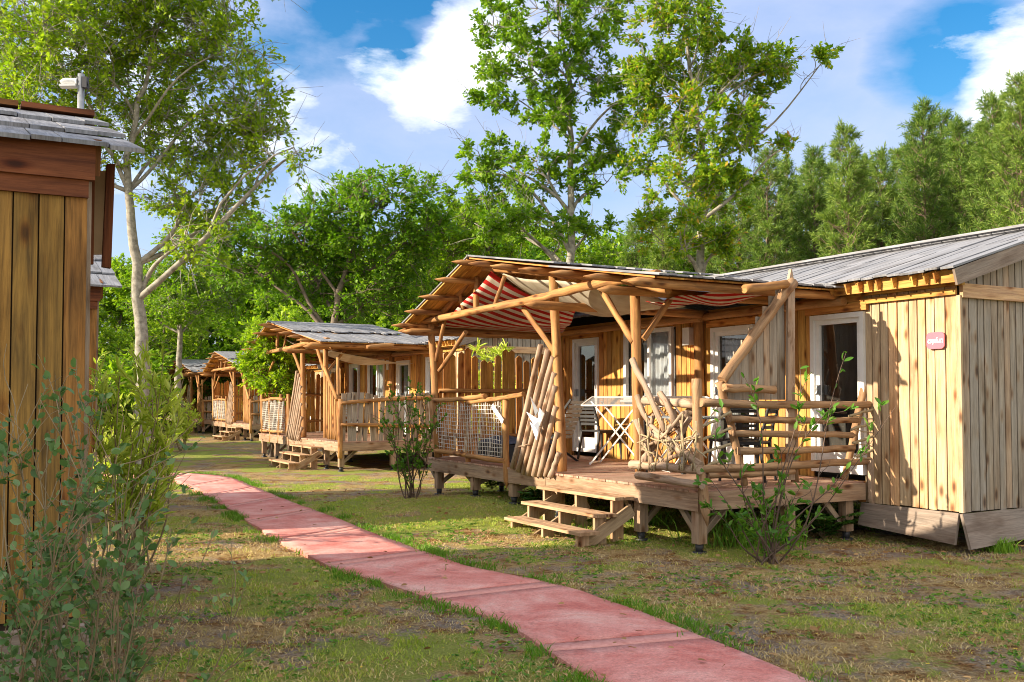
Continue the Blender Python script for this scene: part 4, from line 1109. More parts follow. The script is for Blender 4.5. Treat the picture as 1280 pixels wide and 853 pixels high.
def make_tree(name, label, cat, base, trunk, tr, blobs, mats, group=None, ncl=200, leaf=.12, tw=6, lpt=14, crad=.55, bare=0, seed=1, leafy=1.0):
    """trunk: world points; blobs: (center, radii, weight) in world; everything relative to base"""
    rs = np.random.RandomState(seed); B0 = np.array(base, float)
    root = thing(name, label, cat, tuple(base), 0, group)
    Wd = Wood(); T = np.array(trunk, float)-B0
    # smooth trunk
    d = np.r_[0, np.cumsum(np.linalg.norm(np.diff(T, axis=0), axis=1))]; q = np.linspace(0, d[-1], 26)
    T2 = np.stack([np.interp(q, d, T[:, i]) for i in range(3)], 1)
    for _ in range(2): T2[1:-1] = (T2[:-2]+2*T2[1:-1]+T2[2:])/4
    T2[1:-1] += rs.normal(0, tr*.12, (24, 3))*[1, 1, 0]
    rad = tr*(1-.88*(np.linspace(0, 1, 26))**.9); rad[0] *= 1.35; rad[1] *= 1.1
    Wd.tube(T2, rad, 9)
    wts = np.array([b[2] for b in blobs]); wts = wts/wts.sum(); clusters = []
    for (c, r, w_), wt in zip(blobs, wts):
        c = np.array(c)-B0; r = np.array(r)
        dz = c[2]-T2[:, 2]; k0 = int(np.argmin(np.abs(T2[:, 2]-(c[2]-.75*np.linalg.norm((c-T2[min(25, int(np.argmin(np.abs(dz))))])[:2])-.3))))
        k0 = max(4, min(k0, 24))
        limb = curve(T2[k0], c, 9, .08, rs, .06); lr = min(rad[k0]*.6, tr*.45)*np.linspace(1, .25, 9)
        Wd.tube(limb, lr, 6)
        n = max(3, int(ncl*wt))
        subs = []
        for j in range(max(2, n//6)):
            v = rs.normal(0, 1, 3); v /= np.linalg.norm(v); p = c+v*r*rs.uniform(.45, .85); k = rs.randint(3, 9)
            sb = curve(limb[k], p, 6, .1, rs, .03); Wd.tube(sb, np.linspace(lr[k]*.6, .012, 6), 4); subs.append(sb)
        for j in range(n):
            v = rs.normal(0, 1, 3); v /= np.linalg.norm(v); p = c+v*r*(rs.uniform(.25, 1.0)**.6)
            best = min(((np.linalg.norm(sb[k]-p), (i_, k)) for i_, sb in enumerate(subs) for k in (2, 4, 5)), key=lambda z: z[0])
            sb = subs[best[1][0]]; a = sb[best[1][1]]
            cv = curve(a, p, 4, .08, rs, .04)
            A, Bp = cv[:-1], cv[1:]; Wd.add(*np_tubes(A, Bp, np.linspace(.018, .011, 3), np.linspace(.013, .008, 3), 0, 1))
            clusters.append((p, (p-a)/(np.linalg.norm(p-a)+1e-6)))
    C = np.array([c[0] for c in clusters]); Dv = np.array([c[1] for c in clusters])
    A = np.repeat(C, tw, 0); dd = rs.normal(0, 1, A.shape)*.8+np.repeat(Dv, tw, 0)*.5+[0, 0, .25]; dd /= np.linalg.norm(dd, axis=1)[:, None]
    Ls = crad*(.4+.8*rs.rand(len(A)))[:, None]; E = A+dd*Ls
    Wd.add(*np_tubes(A, E, .009, .004, .08, seed))
    if bare:
        k = rs.randint(0, len(C), bare); a2 = C[k]; d3 = rs.normal(0, .5, a2.shape)+Dv[k]*1.0+[0, 0, .35]; d3 /= np.linalg.norm(d3, axis=1)[:, None]
        e2 = a2+d3*rs.uniform(.5, 1.5, (bare, 1)); Wd.add(*np_tubes(a2, e2, .011, .004, .1, seed+1))
        m_ = (a2+e2)/2; e3 = m_+(e2-m_)*.6+rs.normal(0, .22, m_.shape); Wd.add(*np_tubes(m_, e3, .007, .003, .08, seed+2))
    keep = rs.rand(len(A)) < leafy; A, E, dd = A[keep], E[keep], dd[keep]
    t = rs.rand(len(A), lpt)**.55
    P = (A[:, None]+(E-A)[:, None]*t[:, :, None]+rs.normal(0, .045, (len(A), lpt, 3))).reshape(-1, 3)
    dirs = np.repeat(dd, lpt, 0)
    lm = leaf_quads('crown', P, leaf, seed+5, M[mats[1]], .55, .35, .35, dirs*.7)
    new_obj('trunk', Wd.mesh('trunk', M[mats[0]]), root); new_obj('crown', lm, root)
    return root
def px_blobs(lst, Y, dy=0):
    r = []
    for i, (px, py, rx, ry, *w_) in enumerate(lst):
        off = (((i*37) % 11)/10-.5)*2*min(1.6, rx*Y/FPX*.8)
        c = at_y(px, py, Y+off); k = Y/FPX
        r.append((tuple(c), (rx*k, max(rx*k*.8, .5), ry*k), (rx*ry)*(w_[0] if w_ else 1)))
    return r
def px_tree(name, label, trunkpx, Y, tr, blobs, mats, **kw):
    tp = [at_y(px, py, Y) for px, py in trunkpx]
    base = (tp[0].x, tp[0].y, 0); tp[0] = Vector(base)
    return make_tree(name, label, 'tree', base, [tuple(p) for p in tp], tr, px_blobs(blobs, Y), mats, **kw)
px_tree('oak_tree', 'tall oak with pale grey trunk and sparse yellowish leaves beside the left cabin', [(180, 580), (178, 440), (172, 350), (164, 260), (158, 205), (168, 150), (185, 90), (195, 20)], 25, .22,
        [(70, 40, 80, 60), (150, 20, 80, 50), (230, 60, 80, 55), (290, 60, 40, 40, .7), (300, 130, 60, 45), (180, 110, 90, 55), (60, 120, 70, 50), (320, 190, 45, 35, .9), (240, 180, 80, 45), (105, 185, 50, 36), (250, 250, 70, 45), (365, 195, 22, 16, .7), (235, 300, 50, 34, .5), (10, 80, 60, 60), (200, -30, 120, 50)],
        ('bark', 'leaf_yel'), ncl=640, leaf=.13, tw=6, lpt=13, crad=.5, bare=900, seed=3, leafy=.92)
px_tree('oak_tree', 'tall slender oak with fresh green leaves rising behind the left part of the porch roof', [(712, 560), (712, 340), (714, 260), (712, 190), (717, 140), (705, 60), (692, -40)], 32, .21,
        [(690, 10, 70, 50), (620, 25, 40, 25), (745, 25, 40, 45), (650, 75, 65, 32), (730, 90, 45, 40), (640, 120, 55, 25), (700, 140, 55, 35), (615, 190, 38, 26), (600, 245, 50, 26), (670, 215, 60, 32), (755, 180, 35, 34), (650, 280, 80, 26), (745, 225, 42, 28), (735, 290, 55, 22), (780, 130, 30, 30), (590, 215, 25, 12)],
        ('bark', 'leaf_oak'), ncl=250, leaf=.145, tw=7, lpt=21, crad=.42, bare=260, seed=8)
px_tree('oak_tree', 'oak with scattered orange leaves standing behind the middle of the porch roof', [(880, 570), (877, 330), (876, 262), (882, 200), (868, 120), (855, 40), (850, -30)], 30, .2,
        [(850, 10, 60, 50), (815, 80, 40, 40), (875, 80, 55, 45), (935, 75, 42, 28), (985, 78, 42, 16), (1032, 72, 18, 8), (885, 150, 60, 42), (828, 165, 38, 34), (945, 110, 50, 24), (850, 220, 55, 36), (905, 240, 45, 34), (850, 290, 60, 28), (825, 110, 34, 30), (930, 165, 40, 26), (900, 305, 30, 24), (985, 180, 20, 10), (800, 200, 24, 20)],
        ('bark', 'leaf_oakyel'), ncl=245, leaf=.14, tw=7, lpt=21, crad=.4, bare=300, seed=12)
px_tree('oak_tree', 'dark green spreading oak over the roof of the second cabin', [(405, 545), (410, 440), (425, 360), (450, 290), (470, 230)], 38, .24,
        [(475, 245, 60, 26), (420, 275, 55, 32), (525, 228, 22, 14, .8), (365, 290, 50, 26), (465, 310, 75, 42), (390, 345, 60, 38), (525, 285, 38, 36), (310, 330, 50, 32), (440, 235, 30, 16), (290, 290, 45, 26), (460, 370, 80, 28)],
        ('barkdark', 'leaf_oakdeep'), ncl=380, leaf=.17, tw=6, lpt=13, crad=.62, bare=160, seed=17)
px_tree('oak_tree', 'bright green oak between the second cabin roof and the porch gable', [(560, 540), (558, 420), (565, 340), (575, 270)], 42, .22,
        [(560, 300, 50, 32), (600, 280, 45, 26), (530, 340, 50, 34), (620, 310, 40, 26), (560, 360, 60, 32), (500, 380, 50, 26)],
        ('barkdark', 'leaf_oak'), ncl=260, leaf=.18, tw=6, lpt=13, crad=.65, bare=60, seed=19)
px_tree('oak_tree', 'thin grey trunked tree rising beside the farthest cabin', [(222, 540), (223, 480), (224, 420), (228, 350), (235, 280)], 45, .2,
        [(230, 380, 40, 34), (200, 350, 40, 34), (260, 360, 40, 34), (240, 310, 45, 34), (190, 385, 30, 20), (280, 375, 30, 20)],
        ('bark', 'leaf_oak'), ncl=220, leaf=.15, tw=6, lpt=12, crad=.6, bare=60, seed=23)
px_tree('small_tree', 'small bushy tree with bright leaves standing in front of the distant cabin', [(338, 585), (342, 545), (345, 510), (346, 470)], 28, .07,
        [(345, 425, 34, 26), (328, 455, 26, 22), (372, 438, 20, 24), (350, 475, 34, 18), (320, 420, 16, 16), (365, 405, 22, 12), (385, 430, 10, 10)],
        ('barkdark', 'leaf_oak'), ncl=150, leaf=.115, tw=6, lpt=13, crad=.32, seed=29)
# --- background broadleaf trees: three sources, then copies
def bg_tree(seed, H, label, mats, sp=1.0):
    rs = np.random.RandomState(seed); bl_ = []
    for i in range(13):
        a = rs.rand()*6.28; h = H*rs.uniform(.28, .95); rr = sp*H*.27*math.sin(math.pi*min(.95, max(.12, (h/H-.1))))*rs.uniform(.3, 1)
        bl_.append(((math.cos(a)*rr, math.sin(a)*rr, h), (H*.13, H*.13, H*.09), 1))
    bl_.append(((0, 0, H*.92), (H*.1, H*.1, H*.08), 1))
    return make_tree('broadleaf_tree', label, 'tree', (0, 0, 0), [(0, 0, 0), (.1, 0, H*.3), (-.1, .1, H*.6), (0, 0, H*.9)], H*.02, bl_, mats, ncl=230, leaf=.26, tw=5, lpt=13, crad=.95, seed=seed)
GB = 'broadleaf trees of the wood behind the cabins'
bgs = [bg_tree(101, 11, 'broadleaf tree of the green wood beyond the cabins', ('barkdark', 'leaf_oak')), bg_tree(102, 12, 'broadleaf tree of the green wood beyond the cabins', ('barkdark', 'leaf_yel'), 1.15), bg_tree(103, 10, 'broadleaf tree of the green wood beyond the cabins', ('barkdark', 'leaf_oakdeep'), 1.2)]
hz = [(150, 60, 330), (205, 52, 360), (255, 64, 345), (300, 56, 350), (345, 62, 315), (385, 54, 330), (435, 60, 330), (485, 66, 300), (520, 54, 330), (560, 66, 290), (600, 58, 300), (640, 52, 295), (680, 64, 300), (725, 55, 305), (770, 62, 300), (60, 60, 330), (100, 50, 380), (10, 55, 330), (270, 74, 330), (420, 76, 300), (620, 78, 290), (820, 58, 310), (180, 72, 340), (350, 80, 330), (860, 66, 300), (540, 80, 310)]
for i, (px, Y, ty) in enumerate(hz):
    o = bgs[i] if i < 3 else copy_tree(bgs[i % 3])
    H = (HOR-ty)*Y/FPX+EYE; k = H/(11, 12, 10)[i % 3]
    p = at_y(px, 500, Y); o.location = (p.x, Y, 0); o.scale = (k*1.05, k*1.05, k); o.rotation_euler = (0, 0, i*1.7); o['group'] = GB
for k_, (x_, y_, lb_) in enumerate(((-12.5, 1.0, 'leafy tree added out of view to shade the foreground, nearer the camera'), (-15.5, -2.5, 'leafy tree added out of view to shade the foreground, farther behind'))):
    o = copy_tree(bgs[k_]); o.location = (x_, y_, 0); o.scale = (.85, .85, .72); o.rotation_euler = (0, 0, 1+k_); o['label'] = lb_  # unseen trees, added only to keep the foreground in shade
    if 'group' in o: del o['group']
# understory bushes
def bush(seed, label, mats, H=3.0, leaf=.16):
    rs = np.random.RandomState(seed); bl_ = [((rs.uniform(-1, 1)*H*.4, rs.uniform(-1, 1)*H*.4, H*rs.uniform(.2, .8)), (H*.3, H*.3, H*.22), 1) for _ in range(8)]
    return make_tree('bush', label, 'bush', (0, 0, 0), [(0, 0, 0), (.05, 0, H*.3), (0, .05, H*.7)], .06, bl_, mats, ncl=130, leaf=leaf, tw=5, lpt=12, crad=.5, seed=seed)
bus = [bush(201, 'dense undergrowth bush at the foot of the wood', ('barkdark', 'leaf_oak')), bush(202, 'dense undergrowth bush at the foot of the wood', ('barkdark', 'leaf_oakdeep'))]
bz = [(90, 33, 1.1), (128, 34, .75), (105, 30, .9), (205, 58, 1.5), (262, 56, 1.4), (300, 60, 1.5), (340, 55, 1.4), (380, 52, 1.5), (430, 48, 1.6), (470, 50, 1.6), (520, 46, 1.4), (560, 48, 1.5), (600, 44, 1.5), (650, 42, 1.4), (700, 45, 1.5), (230, 66, 1.7), (90, 34, 1.4), (320, 68, 1.8), (110, 44, 1.4), (180, 62, 1.6), (500, 58, 1.9), (450, 62, 1.9), (580, 60, 1.9), (640, 62, 1.9), (380, 66, 2.0), (280, 70, 1.8), (150, 62, 1.9), (60, 50, 1.7), (10, 44, 1.6)]
for i, (px, Y, k) in enumerate(bz):
    o = bus[i] if i < 2 else copy_tree(bus[i % 2]); p = at_y(px, 500, Y); o.location = (p.x, Y, 0); o.scale = (k*1.2, k*1.2, k); o.rotation_euler = (0, 0, i*2.1); o['group'] = 'undergrowth bushes along the edge of the wood'
# --- pines
def pine(seed, H=14):
    rs = np.random.RandomState(seed); root = thing('pine_tree', '', 'tree', (0, 0, 0)); Wd = Wood()
    z = np.linspace(0, H, 14); T = np.stack([rs.normal(0, .04, 14), rs.normal(0, .04, 14), z], 1); Wd.tube(T, .15*(1-.93*z/H), 7)
    tips = []; dirs = []; h = H*.10
    while h < H*.985:
        fr = h/H; nb = 6 if fr > .45 else 3
        for j in range(nb):
            a = rs.rand()*6.28; Lb = (H*.165*(1-fr)**.72+.22)*rs.uniform(.65, 1.15); el = .15+.65*fr+rs.normal(0, .1)
            d = np.array([math.cos(a)*math.cos(el), math.sin(a)*math.cos(el), math.sin(el)]); p0 = np.array([0, 0, h]); p1 = p0+d*Lb+np.array([0, 0, .12*Lb])
            cv = curve(p0, p1, 5, .04, rs, -.06); Wd.tube(cv, np.linspace(.035*(1-fr)+.012, .008, 5), 4)
            ns = max(2, int(Lb*(5.5 if fr > .45 else 2.0)))
            for s_ in range(ns):
                t = rs.uniform(.22 if fr > .45 else .4, 1); q = p0+(p1-p0)*t; dd = d*.6+rs.normal(0, .55, 3)+[0, 0, .45]; dd /= np.linalg.norm(dd); e = q+dd*rs.uniform(.15, .42)*(1.25-t*.4)
                Wd.add(*np_tubes(q[None], e[None], .008, .006, .02, 1)); tips.append(e); dirs.append(dd)
            tips.append(p1); dirs.append(d)
        h += rs.uniform(.22, .36)
    for k in range(5): tips.append(np.array([0, 0, H-.12*k])); dirs.append(np.array([0, 0, 1.]))
    tips = np.array(tips); dirs = np.array(dirs); n = 24
    P = np.repeat(tips-dirs*.16, n, 0)+np.repeat(dirs, n, 0)*rs.rand(len(tips)*n, 1)*.26
    lm = leaf_quads('crown', P, .27, seed+1, M['needle'], .10, .1, .3, np.repeat(dirs, n, 0)*.9)
    new_obj('trunk', Wd.mesh('trunk', M['pinebark']), root); new_obj('crown', lm, root); return root
pines = [pine(301), pine(302, 13), pine(303, 15)]
PN = [(1160, 46, 128, 'pine with the tallest twin tip above the right cabin roof'), (1062, 44, 158, 'pine with a pointed top just left of the middle of the right-hand sky gap'), (1248, 44, 118, 'tall pine at the right end of the row, before the last one'), (1282, 40, 92, 'pine at the right edge of the picture, its top dark'),
      (1105, 48, 190, None), (1205, 49, 150, None), (1020, 48, 185, 'pine partly behind the drooping branches right of the orange tinged oak'), (962, 46, 188, None), (985, 50, 200, None), (925, 47, 210, None), (1180, 52, 142, None), (1130, 54, 185, None), (1085, 52, 195, None), (1228, 55, 160, None), (1040, 56, 205, None), (900, 52, 230, None), (1265, 52, 140, None),
      (865, 56, 250, None), (830, 50, 262, None), (795, 54, 278, 'small pine tip showing between the two tall oaks'), (760, 58, 300, None), (1300, 48, 120, None), (945, 60, 230, None), (1150, 62, 180, None), (1240, 64, 170, None), (1010, 64, 210, None), (1330, 50, 130, None), (1075, 66, 205, None), (1190, 68, 175, None), (880, 66, 255, None)]
for i, (px, Y, ty, lb) in enumerate(PN):
    o = pines[i] if i < 3 else copy_tree(pines[i % 3]); H = (HOR-ty)*Y/FPX+EYE; k = H/(14, 13, 15)[i % 3]
    p = at_y(px, 500, Y); o.location = (p.x, Y, 0); o.scale = (k*.95, k*.95, k); o.rotation_euler = (0, 0, i*2.4); o['group'] = 'pine trees behind the right cabin'; o['label'] = lb or 'green pine standing in the dense row behind the right cabin'
# --- shrubs with thin stems
def shrub(name, label, base, stems, mats, leaf=.035, aspect=.5, nleaf=26, pairs=True, twigs=5, seed=1, r=.006, start=.3, up=.3, tl=.3, cat='shrub', scat=.02, leaf_on_twig=.9, lstick=.6):
    """stems: list of world tip points (relative roots jittered round base)"""
    rs = np.random.RandomState(seed); B0 = np.array(base, float); root = thing(name, label, cat, tuple(base)); Wd = Wood(); P = []; Dd = []
    for tip in stems:
        tip = np.array(tip, float)-B0; a = np.array([rs.normal(0, .06), rs.normal(0, .06), 0]); cv = curve(a, tip, 12, .045, rs, 0)
        Wd.tube(cv, np.linspace(r, r*.25, 12), 6)
        L_ = np.linalg.norm(tip)
        segs = [(cv, 4, 12)]
        for k in range(twigs):
            i = rs.randint(3, 11); d = cv[min(i+1, 11)]-cv[i-1]; d /= np.linalg.norm(d); dd = d*.7+rs.normal(0, .5, 3)*[1, 1, .6]+[0, 0, up]; dd /= np.linalg.norm(dd)
            e = cv[i]+dd*tl*rs.uniform(.4, 1.3); tw_ = curve(cv[i], e, 6, .06, rs, 0); Wd.tube(tw_, np.linspace(r*.45, r*.18, 6), 4); segs.append((tw_, 1, 6))
        for cvv, i0, i1 in segs:
            n = int(nleaf*(.6+.8*rs.rand())*(1 if len(cvv) == 12 else .8))
            if rs.rand() > leaf_on_twig: continue
            for _ in range(n):
                t = i0+(len(cvv)-1-i0)*(1-rs.rand()**1.6*(1-start)) if False else rs.uniform(max(i0, start*(len(cvv)-1)), len(cvv)-1.001)
                i = int(t); fr = t-i; p = cvv[i]*(1-fr)+cvv[i+1]*fr; d = cvv[i+1]-cvv[i]; d /= np.linalg.norm(d)+1e-9
                P.append(p+rs.normal(0, scat*.3, 3)); Dd.append(d*lstick)
    lm = leaf_round('leaves', np.array(P), leaf, seed+3, M[mats[1]], aspect, .25, .3, np.array(Dd))
    new_obj('stems', Wd.mesh('stems', M[mats[0]]), root); new_obj('leaves', lm, root); return root
def tips(lst, Y, spread=.3, seed=0):
    rs = np.random.RandomState(seed); return [tuple(at_y(px, py, Y+rs.uniform(-spread, spread))) for px, py in lst]
shrub('grey_leaved_shrub', 'leggy shrub with round grey green leaves in front of the left cabin wall', tuple(at_y(75, 500, 3.6).xy)+(0,),
      tips([(10, 505), (35, 480), (75, 490), (100, 500), (130, 495), (155, 520), (60, 540), (110, 560), (165, 560), (30, 600), (5, 560), (185, 600), (150, 620), (90, 610), (15, 680), (200, 660), (50, 660), (175, 700), (120, 690), (215, 570), (45, 560), (80, 600), (140, 650), (65, 720), (10, 740), (100, 760), (150, 770), (25, 640), (120, 470), (50, 500), (180, 740), (20, 520)], 3.6, .45, 4),
      ('twigpale', 'leaf_sage'), leaf=.034, aspect=.66, nleaf=15, twigs=10, seed=41, r=.0055, start=.22, tl=.28, leaf_on_twig=.6)
shrub('bare_twig_shrub', 'sparse nearly bare twiggy shrub at the bottom left near the lawn edge', tuple(at_y(130, 500, 3.9).xy)+(0,),
      tips([(275, 645), (235, 720), (290, 720), (215, 660), (320, 790), (200, 760), (250, 800), (160, 740)], 3.9, .3, 5),
      ('twigpale', 'leaf_sage'), leaf=.034, aspect=.55, nleaf=6, twigs=5, seed=43, r=.005, start=.3, tl=.2, leaf_on_twig=.7)
shrub('oleander_bush', 'tall upright bush with narrow yellow green leaves at the corner of the left cabin', tuple(at_y(172, 500, 9.2).xy)+(0,),
      tips([(165, 438), (150, 462), (185, 450), (205, 440), (215, 480), (130, 470), (225, 520), (195, 480), (140, 500), (175, 480), (160, 520), (235, 560), (200, 530), (120, 530), (215, 600), (150, 560), (185, 560), (125, 600), (230, 470)], 9.2, .45, 6),
      ('twigpale', 'leaf_spear'), leaf=.14, aspect=.19, nleaf=17, twigs=4, seed=45, r=.010, start=.25, tl=.35, up=.5, lstick=1.1)
shrub('oleander_bush', 'lower dense oleander clump behind the tall one at the path bend', tuple(at_y(150, 500, 11).xy)+(0,),
      tips([(125, 480), (150, 500), (170, 520), (190, 540), (130, 540), (210, 560), (160, 560), (180, 590), (140, 600), (115, 560)], 11, .5, 7),
      ('twigpale', 'leaf_spear'), leaf=.10, aspect=.3, nleaf=14, twigs=4, seed=46, r=.010, start=.15, tl=.4, up=.4, lstick=.9)
shrub('pale_bush', 'rounded pale straw coloured bush on the lawn near the farthest cabin', tuple(at_y(228, 500, 31).xy)+(0,),
      tips([(224, 492), (214, 502), (234, 500), (222, 510), (232, 512), (208, 520), (240, 518), (226, 502), (204, 532), (240, 530)], 31, .4, 8),
      ('twigpale', 'leaf_spear'), leaf=.12, aspect=.25, nleaf=26, twigs=7, seed=47, r=.012, start=.1, tl=.4)
shrub('young_tree', 'young multi stemmed shrub with small dark leaves standing on the lawn before the net railing', tuple(at_z(515, 626, .05)),
      tips([(490, 500), (505, 490), (520, 494), (535, 500), (480, 520), (543, 515), (498, 515), (528, 520), (512, 530), (485, 545), (540, 545), (475, 505), (515, 505)], 15.3, .35, 9),
      ('twig', 'leaf_shrub'), leaf=.055, aspect=.5, nleaf=20, twigs=7, seed=51, r=.011, start=.5, tl=.32, lstick=.5)
shrub('open_shrub', 'thin open shrub with glossy leaf tufts in front of the log side railing', tuple(at_z(958, 704, 0)),
      tips([(905, 505), (930, 470), (1000, 455), (1058, 440), (1048, 500), (1120, 508), (1010, 520), (880, 590), (925, 560), (975, 560), (960, 600), (1000, 610), (935, 640), (975, 650), (1075, 560), (890, 640), (1020, 660)], 9.7, .35, 10),
      ('twig', 'leaf_shrub'), leaf=.085, aspect=.38, nleaf=9, twigs=4, seed=53, r=.010, start=.55, tl=.24, lstick=.8, leaf_on_twig=.75)
shrub('leafy_undergrowth', 'leafy plant growing from the ground under the middle of the open shrub', tuple(at_z(965, 690, 0)),
      tips([(940, 640), (960, 630), (985, 650), (930, 670), (1000, 670), (970, 660), (950, 685)], 9.9, .3, 10), ('twig', 'leaf_shrub'), leaf=.07, aspect=.35, nleaf=16, twigs=3, seed=54, r=.006, start=.3, tl=.15, cat='plant')
shrub('bamboo_plant', 'arching light green bamboo showing above the picket fence', tuple(at_y(605, 500, 20).xy)+(0,),
      tips([(598, 432), (612, 440), (630, 438), (590, 445), (620, 455), (640, 450), (605, 470), (632, 480), (595, 490)], 20, .3, 12), ('twigpale', 'leaf_spear'), leaf=.2, aspect=.14, nleaf=30, twigs=4, seed=55, r=.01, start=.4, tl=.4, cat='plant')
def tuft(name, label, p, n, h, w_, spread, mat, seed, cat='grass tuft', bend=.6, group=None):
    rs = np.random.RandomState(seed); P = np.c_[rs.normal(0, spread, (n, 2)), np.zeros(n)]
    o = bpy.data.objects.new(name, blades(name, P, h, w_, seed, M[mat], bend)); col.objects.link(o); o.location = p; return tag(o, label, cat, group)
tuft('grass_tuft', 'green grass tuft at the foot of the wall left of the red sign', at_z(1095, 662, 0), 120, .22, .012, .07, 'grasstall', 1)
tuft('grass_tuft', 'grass tuft beneath the right end of the twisted skirt board', at_z(1250, 690, 0), 300, .12, .012, .07, 'grasstall', 2)
tuft('grass_tuft', 'grass tuft against the lowest wooden step', at_z(722, 672, 0), 120, .13, .01, .1, 'grasstall', 3)
tuft('grass_tuft', 'tall grass under the deck just right of the steps', at_z(800, 660, 0), 160, .2, .012, .14, 'grasstall', 4)
tuft('grass_tuft', 'tall grass under the side beam of the deck behind the open shrub', F0.W((.25, .9, 0)), 260, .28, .014, .25, 'grasstall', 5)
def fern(label, p, seed, n=9, Lf=.45):
    rs = np.random.RandomState(seed); Wd = Wood(); P = []; Dd = []
    for i in range(n):
        a = rs.rand()*6.28; e = np.array([math.cos(a)*Lf*.8, math.sin(a)*Lf*.8, Lf*rs.uniform(.35, .8)])*rs.uniform(.7, 1.1); cv = curve((0, 0, 0), e, 10, .03, rs, .18); Wd.tube(cv, np.linspace(.004, .0015, 10), 4)
        sd_ = np.cross(e/np.linalg.norm(e), [0, 0, 1.]); sd_ /= np.linalg.norm(sd_)
        for t in np.linspace(.15, .99, 26):
            q = t*9; k = min(8, int(q)); p_ = cv[k]*(1-(q-k))+cv[k+1]*(q-k)
            for sg in (-1, 1): P.append(p_); Dd.append(sd_*sg*3+e/np.linalg.norm(e))
    root = thing('fern', label, 'fern', p)
    new_obj('stems', Wd.mesh('stems', M['twigpale']), root); new_obj('leaves', leaf_quads('leaves', np.array(P), .09*Lf/.45, seed, M['fern'], .25, .5, .3, np.array(Dd)), root)
fern('large fern growing under the deck edge left of the steps', at_z(672, 640, .05), 1)
fern('small fern under the deck between the net railing posts', at_z(615, 612, .15), 2, 7, .35)
fern('bushy fern under the far right end of the deck by the cabin wall', F0.W((.2, 2.0, 0)), 3, 14, .55)
fern('fern in the gap beneath the wooden steps', F0.W((1.8, .1, 0)), 4, 8, .35)
# ================================================================ LIGHT
w = bpy.data.worlds.new('World'); scene.world = w; w.use_nodes = True
nt = w.node_tree; nt.nodes.clear(); L = nt.links
SUN_EL = R(21); sdir = Vector((-1, -.274, 0)).normalized()
sd = Vector((sdir.x*math.cos(SUN_EL), sdir.y*math.cos(SUN_EL), math.sin(SUN_EL)))
sky = nt.nodes.new('ShaderNodeTexSky'); sky.sky_type = 'NISHITA'; sky.sun_disc = False
sky.sun_elevation = SUN_EL; sky.sun_rotation = math.atan2(sdir.x, sdir.y); sky.air_density = 1.0; sky.dust_density = .6; sky.ozone_density = 1.6
tc = N(nt, 'TexCoord')
nrm = N(nt, 'VectorMath', operation='NORMALIZE'); L.new(tc.outputs['Generated'], nrm.inputs[0]); D = nrm.outputs[0]
def sn(scale, det, rough, off, dist=0, yz=2.2):
    mp = N(nt, 'Mapping'); mp.inputs['Scale'].default_value = (1, 1, yz); mp.inputs['Location'].default_value = off; L.new(D, mp.inputs['Vector'])
    n = N(nt, 'TexNoise', Scale=scale, Detail=det, Roughness=rough, Distortion=dist); L.new(mp.outputs[0], n.inputs['Vector']); return n.outputs['Fac']
nA = sn(3.2, 9.0, .58, (1.3, .2, .7), .2); nB = sn(7.5, 9.0, .6, (4.1, 2.2, .1), .2); nC_ = sn(1.4, 4.0, .5, (2.2, 7.7, 3.0))
def blob(px, py, rad, sh=1.0):
    d = ray(px, py).normalized()
    q = N(nt, 'VectorMath', operation='DISTANCE'); L.new(D, q.inputs[0]); q.inputs[1].default_value = d
    return mth(nt, 'MULTIPLY', mth(nt, 'SUBTRACT', 1.0, mth(nt, 'DIVIDE', q.outputs['Value'], rad/FPX), True), sh)
def addall(l):
    r = l[0]
    for q in l[1:]: r = mth(nt, 'ADD', r, q)
    return r
wh = addall([blob(548, 88, 85, 1.0), blob(590, 25, 75, .9), blob(448, 78, 52, .85), blob(510, 118, 60, .5), blob(1275, 75, 95, .9), blob(1235, 125, 70, .6), blob(385, 215, 90, .45), blob(655, 40, 90, .4), blob(372, 110, 50, .35), blob(90, 20, 170, .4)])
bl = addall([blob(425, 18, 110, 1.5), blob(490, 80, 50, 1.1), blob(1095, 78, 70, .8), blob(1165, 108, 95, 1.2), blob(1215, 30, 90, .9), blob(320, 60, 60, .6), blob(530, 8, 80, 1.1)])
veil = mth(nt, 'ADD', mth(nt, 'MULTIPLY', mth(nt, 'SUBTRACT', nC_, .5), .9), .73)
veil = mth(nt, 'ADD', veil, mth(nt, 'MULTIPLY', mth(nt, 'SUBTRACT', nB, .5), .7))
bm = ramp(nt, mth(nt, 'ADD', bl, mth(nt, 'MULTIPLY', mth(nt, 'SUBTRACT', nA, .5), 3.0)), [(.25, (0, 0, 0)), (.95, (1, 1, 1))])
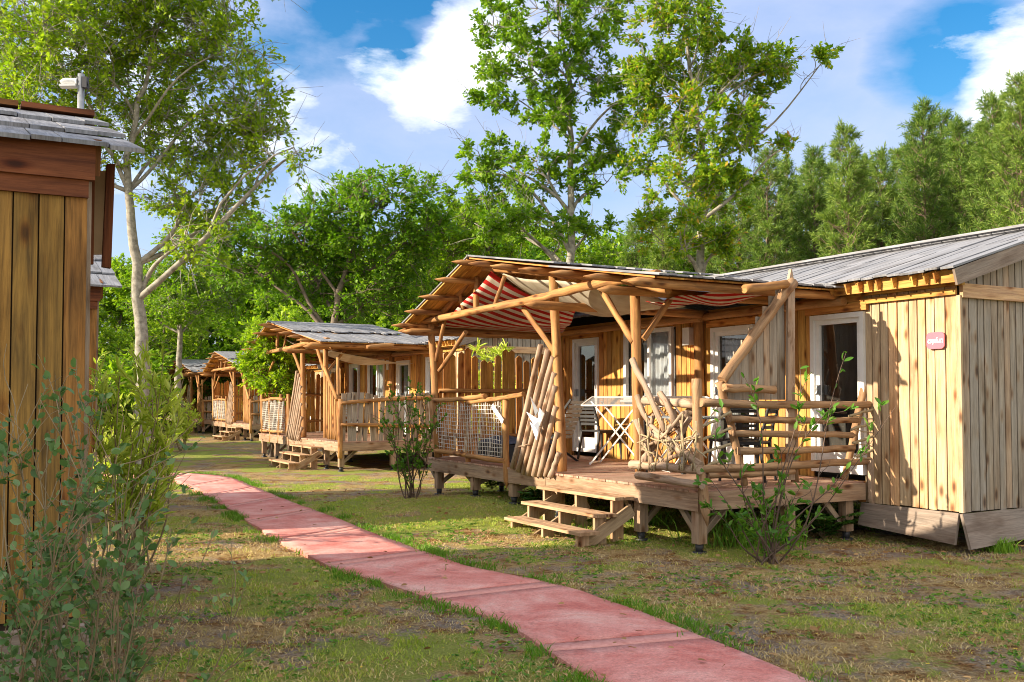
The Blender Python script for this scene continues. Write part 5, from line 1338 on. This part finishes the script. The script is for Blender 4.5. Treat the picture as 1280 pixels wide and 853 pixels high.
veil = mth(nt, 'SUBTRACT', veil, mth(nt, 'MULTIPLY', bm.outputs[0], .85), True)
whf = mth(nt, 'ADD', mth(nt, 'MULTIPLY', wh, .95), mth(nt, 'MULTIPLY', mth(nt, 'SUBTRACT', nB, .5), 2.4))
whf = mth(nt, 'ADD', whf, mth(nt, 'MULTIPLY', mth(nt, 'SUBTRACT', nA, .5), 2.6))
whr = ramp(nt, whf, [(.22, (0, 0, 0)), (.45, (.35, .35, .35)), (.85, (1, 1, 1))])
sepD = N(nt, 'SeparateXYZ'); L.new(D, sepD.inputs[0])
back = ramp(nt, mth(nt, 'MULTIPLY', mth(nt, 'ADD', sepD.outputs[1], 1.0), .5), [(.35, (1, 1, 1)), (.78, (0, 0, 0))])
SK = .08
hsv = N(nt, 'HueSaturation', Saturation=1.5, Value=1.25); L.new(sky.outputs[0], hsv.inputs['Color'])
c = mixc(nt, mth(nt, 'MULTIPLY', veil, .85), hsv.outputs[0], (4.5, 4.95, 6.9))
c = mixc(nt, whr.outputs[0], c, (9.4, 9.5, 9.8))
c = mixc(nt, mth(nt, 'MULTIPLY', back.outputs[0], .75), c, (9.0, 8.8, 8.4))  # unseen whiter sky behind the camera, added to brighten and neutralise the shade
bg = nt.nodes.new('ShaderNodeBackground'); bg.inputs[1].default_value = SK; L.new(c, bg.inputs[0])
ow = nt.nodes.new('ShaderNodeOutputWorld'); L.new(bg.outputs[0], ow.inputs[0])
sl = bpy.data.lights.new('sun', 'SUN'); sl.energy = 5.0; sl.angle = R(.6); sl.color = (1, .86, .66)
so = bpy.data.objects.new('sun', sl); col.objects.link(so); so.rotation_euler = (-sd).to_track_quat('-Z', 'Y').to_euler(); so.location = (-20, -5, 20)
scene.view_settings.view_transform = 'Standard'; scene.view_settings.look = 'None'; scene.view_settings.exposure = 1.08; scene.view_settings.gamma = 1
scene.view_settings.use_curve_mapping = False
scene.cycles.filter_width = 1.0; scene.cycles.max_bounces = 6; scene.cycles.transparent_max_bounces = 8
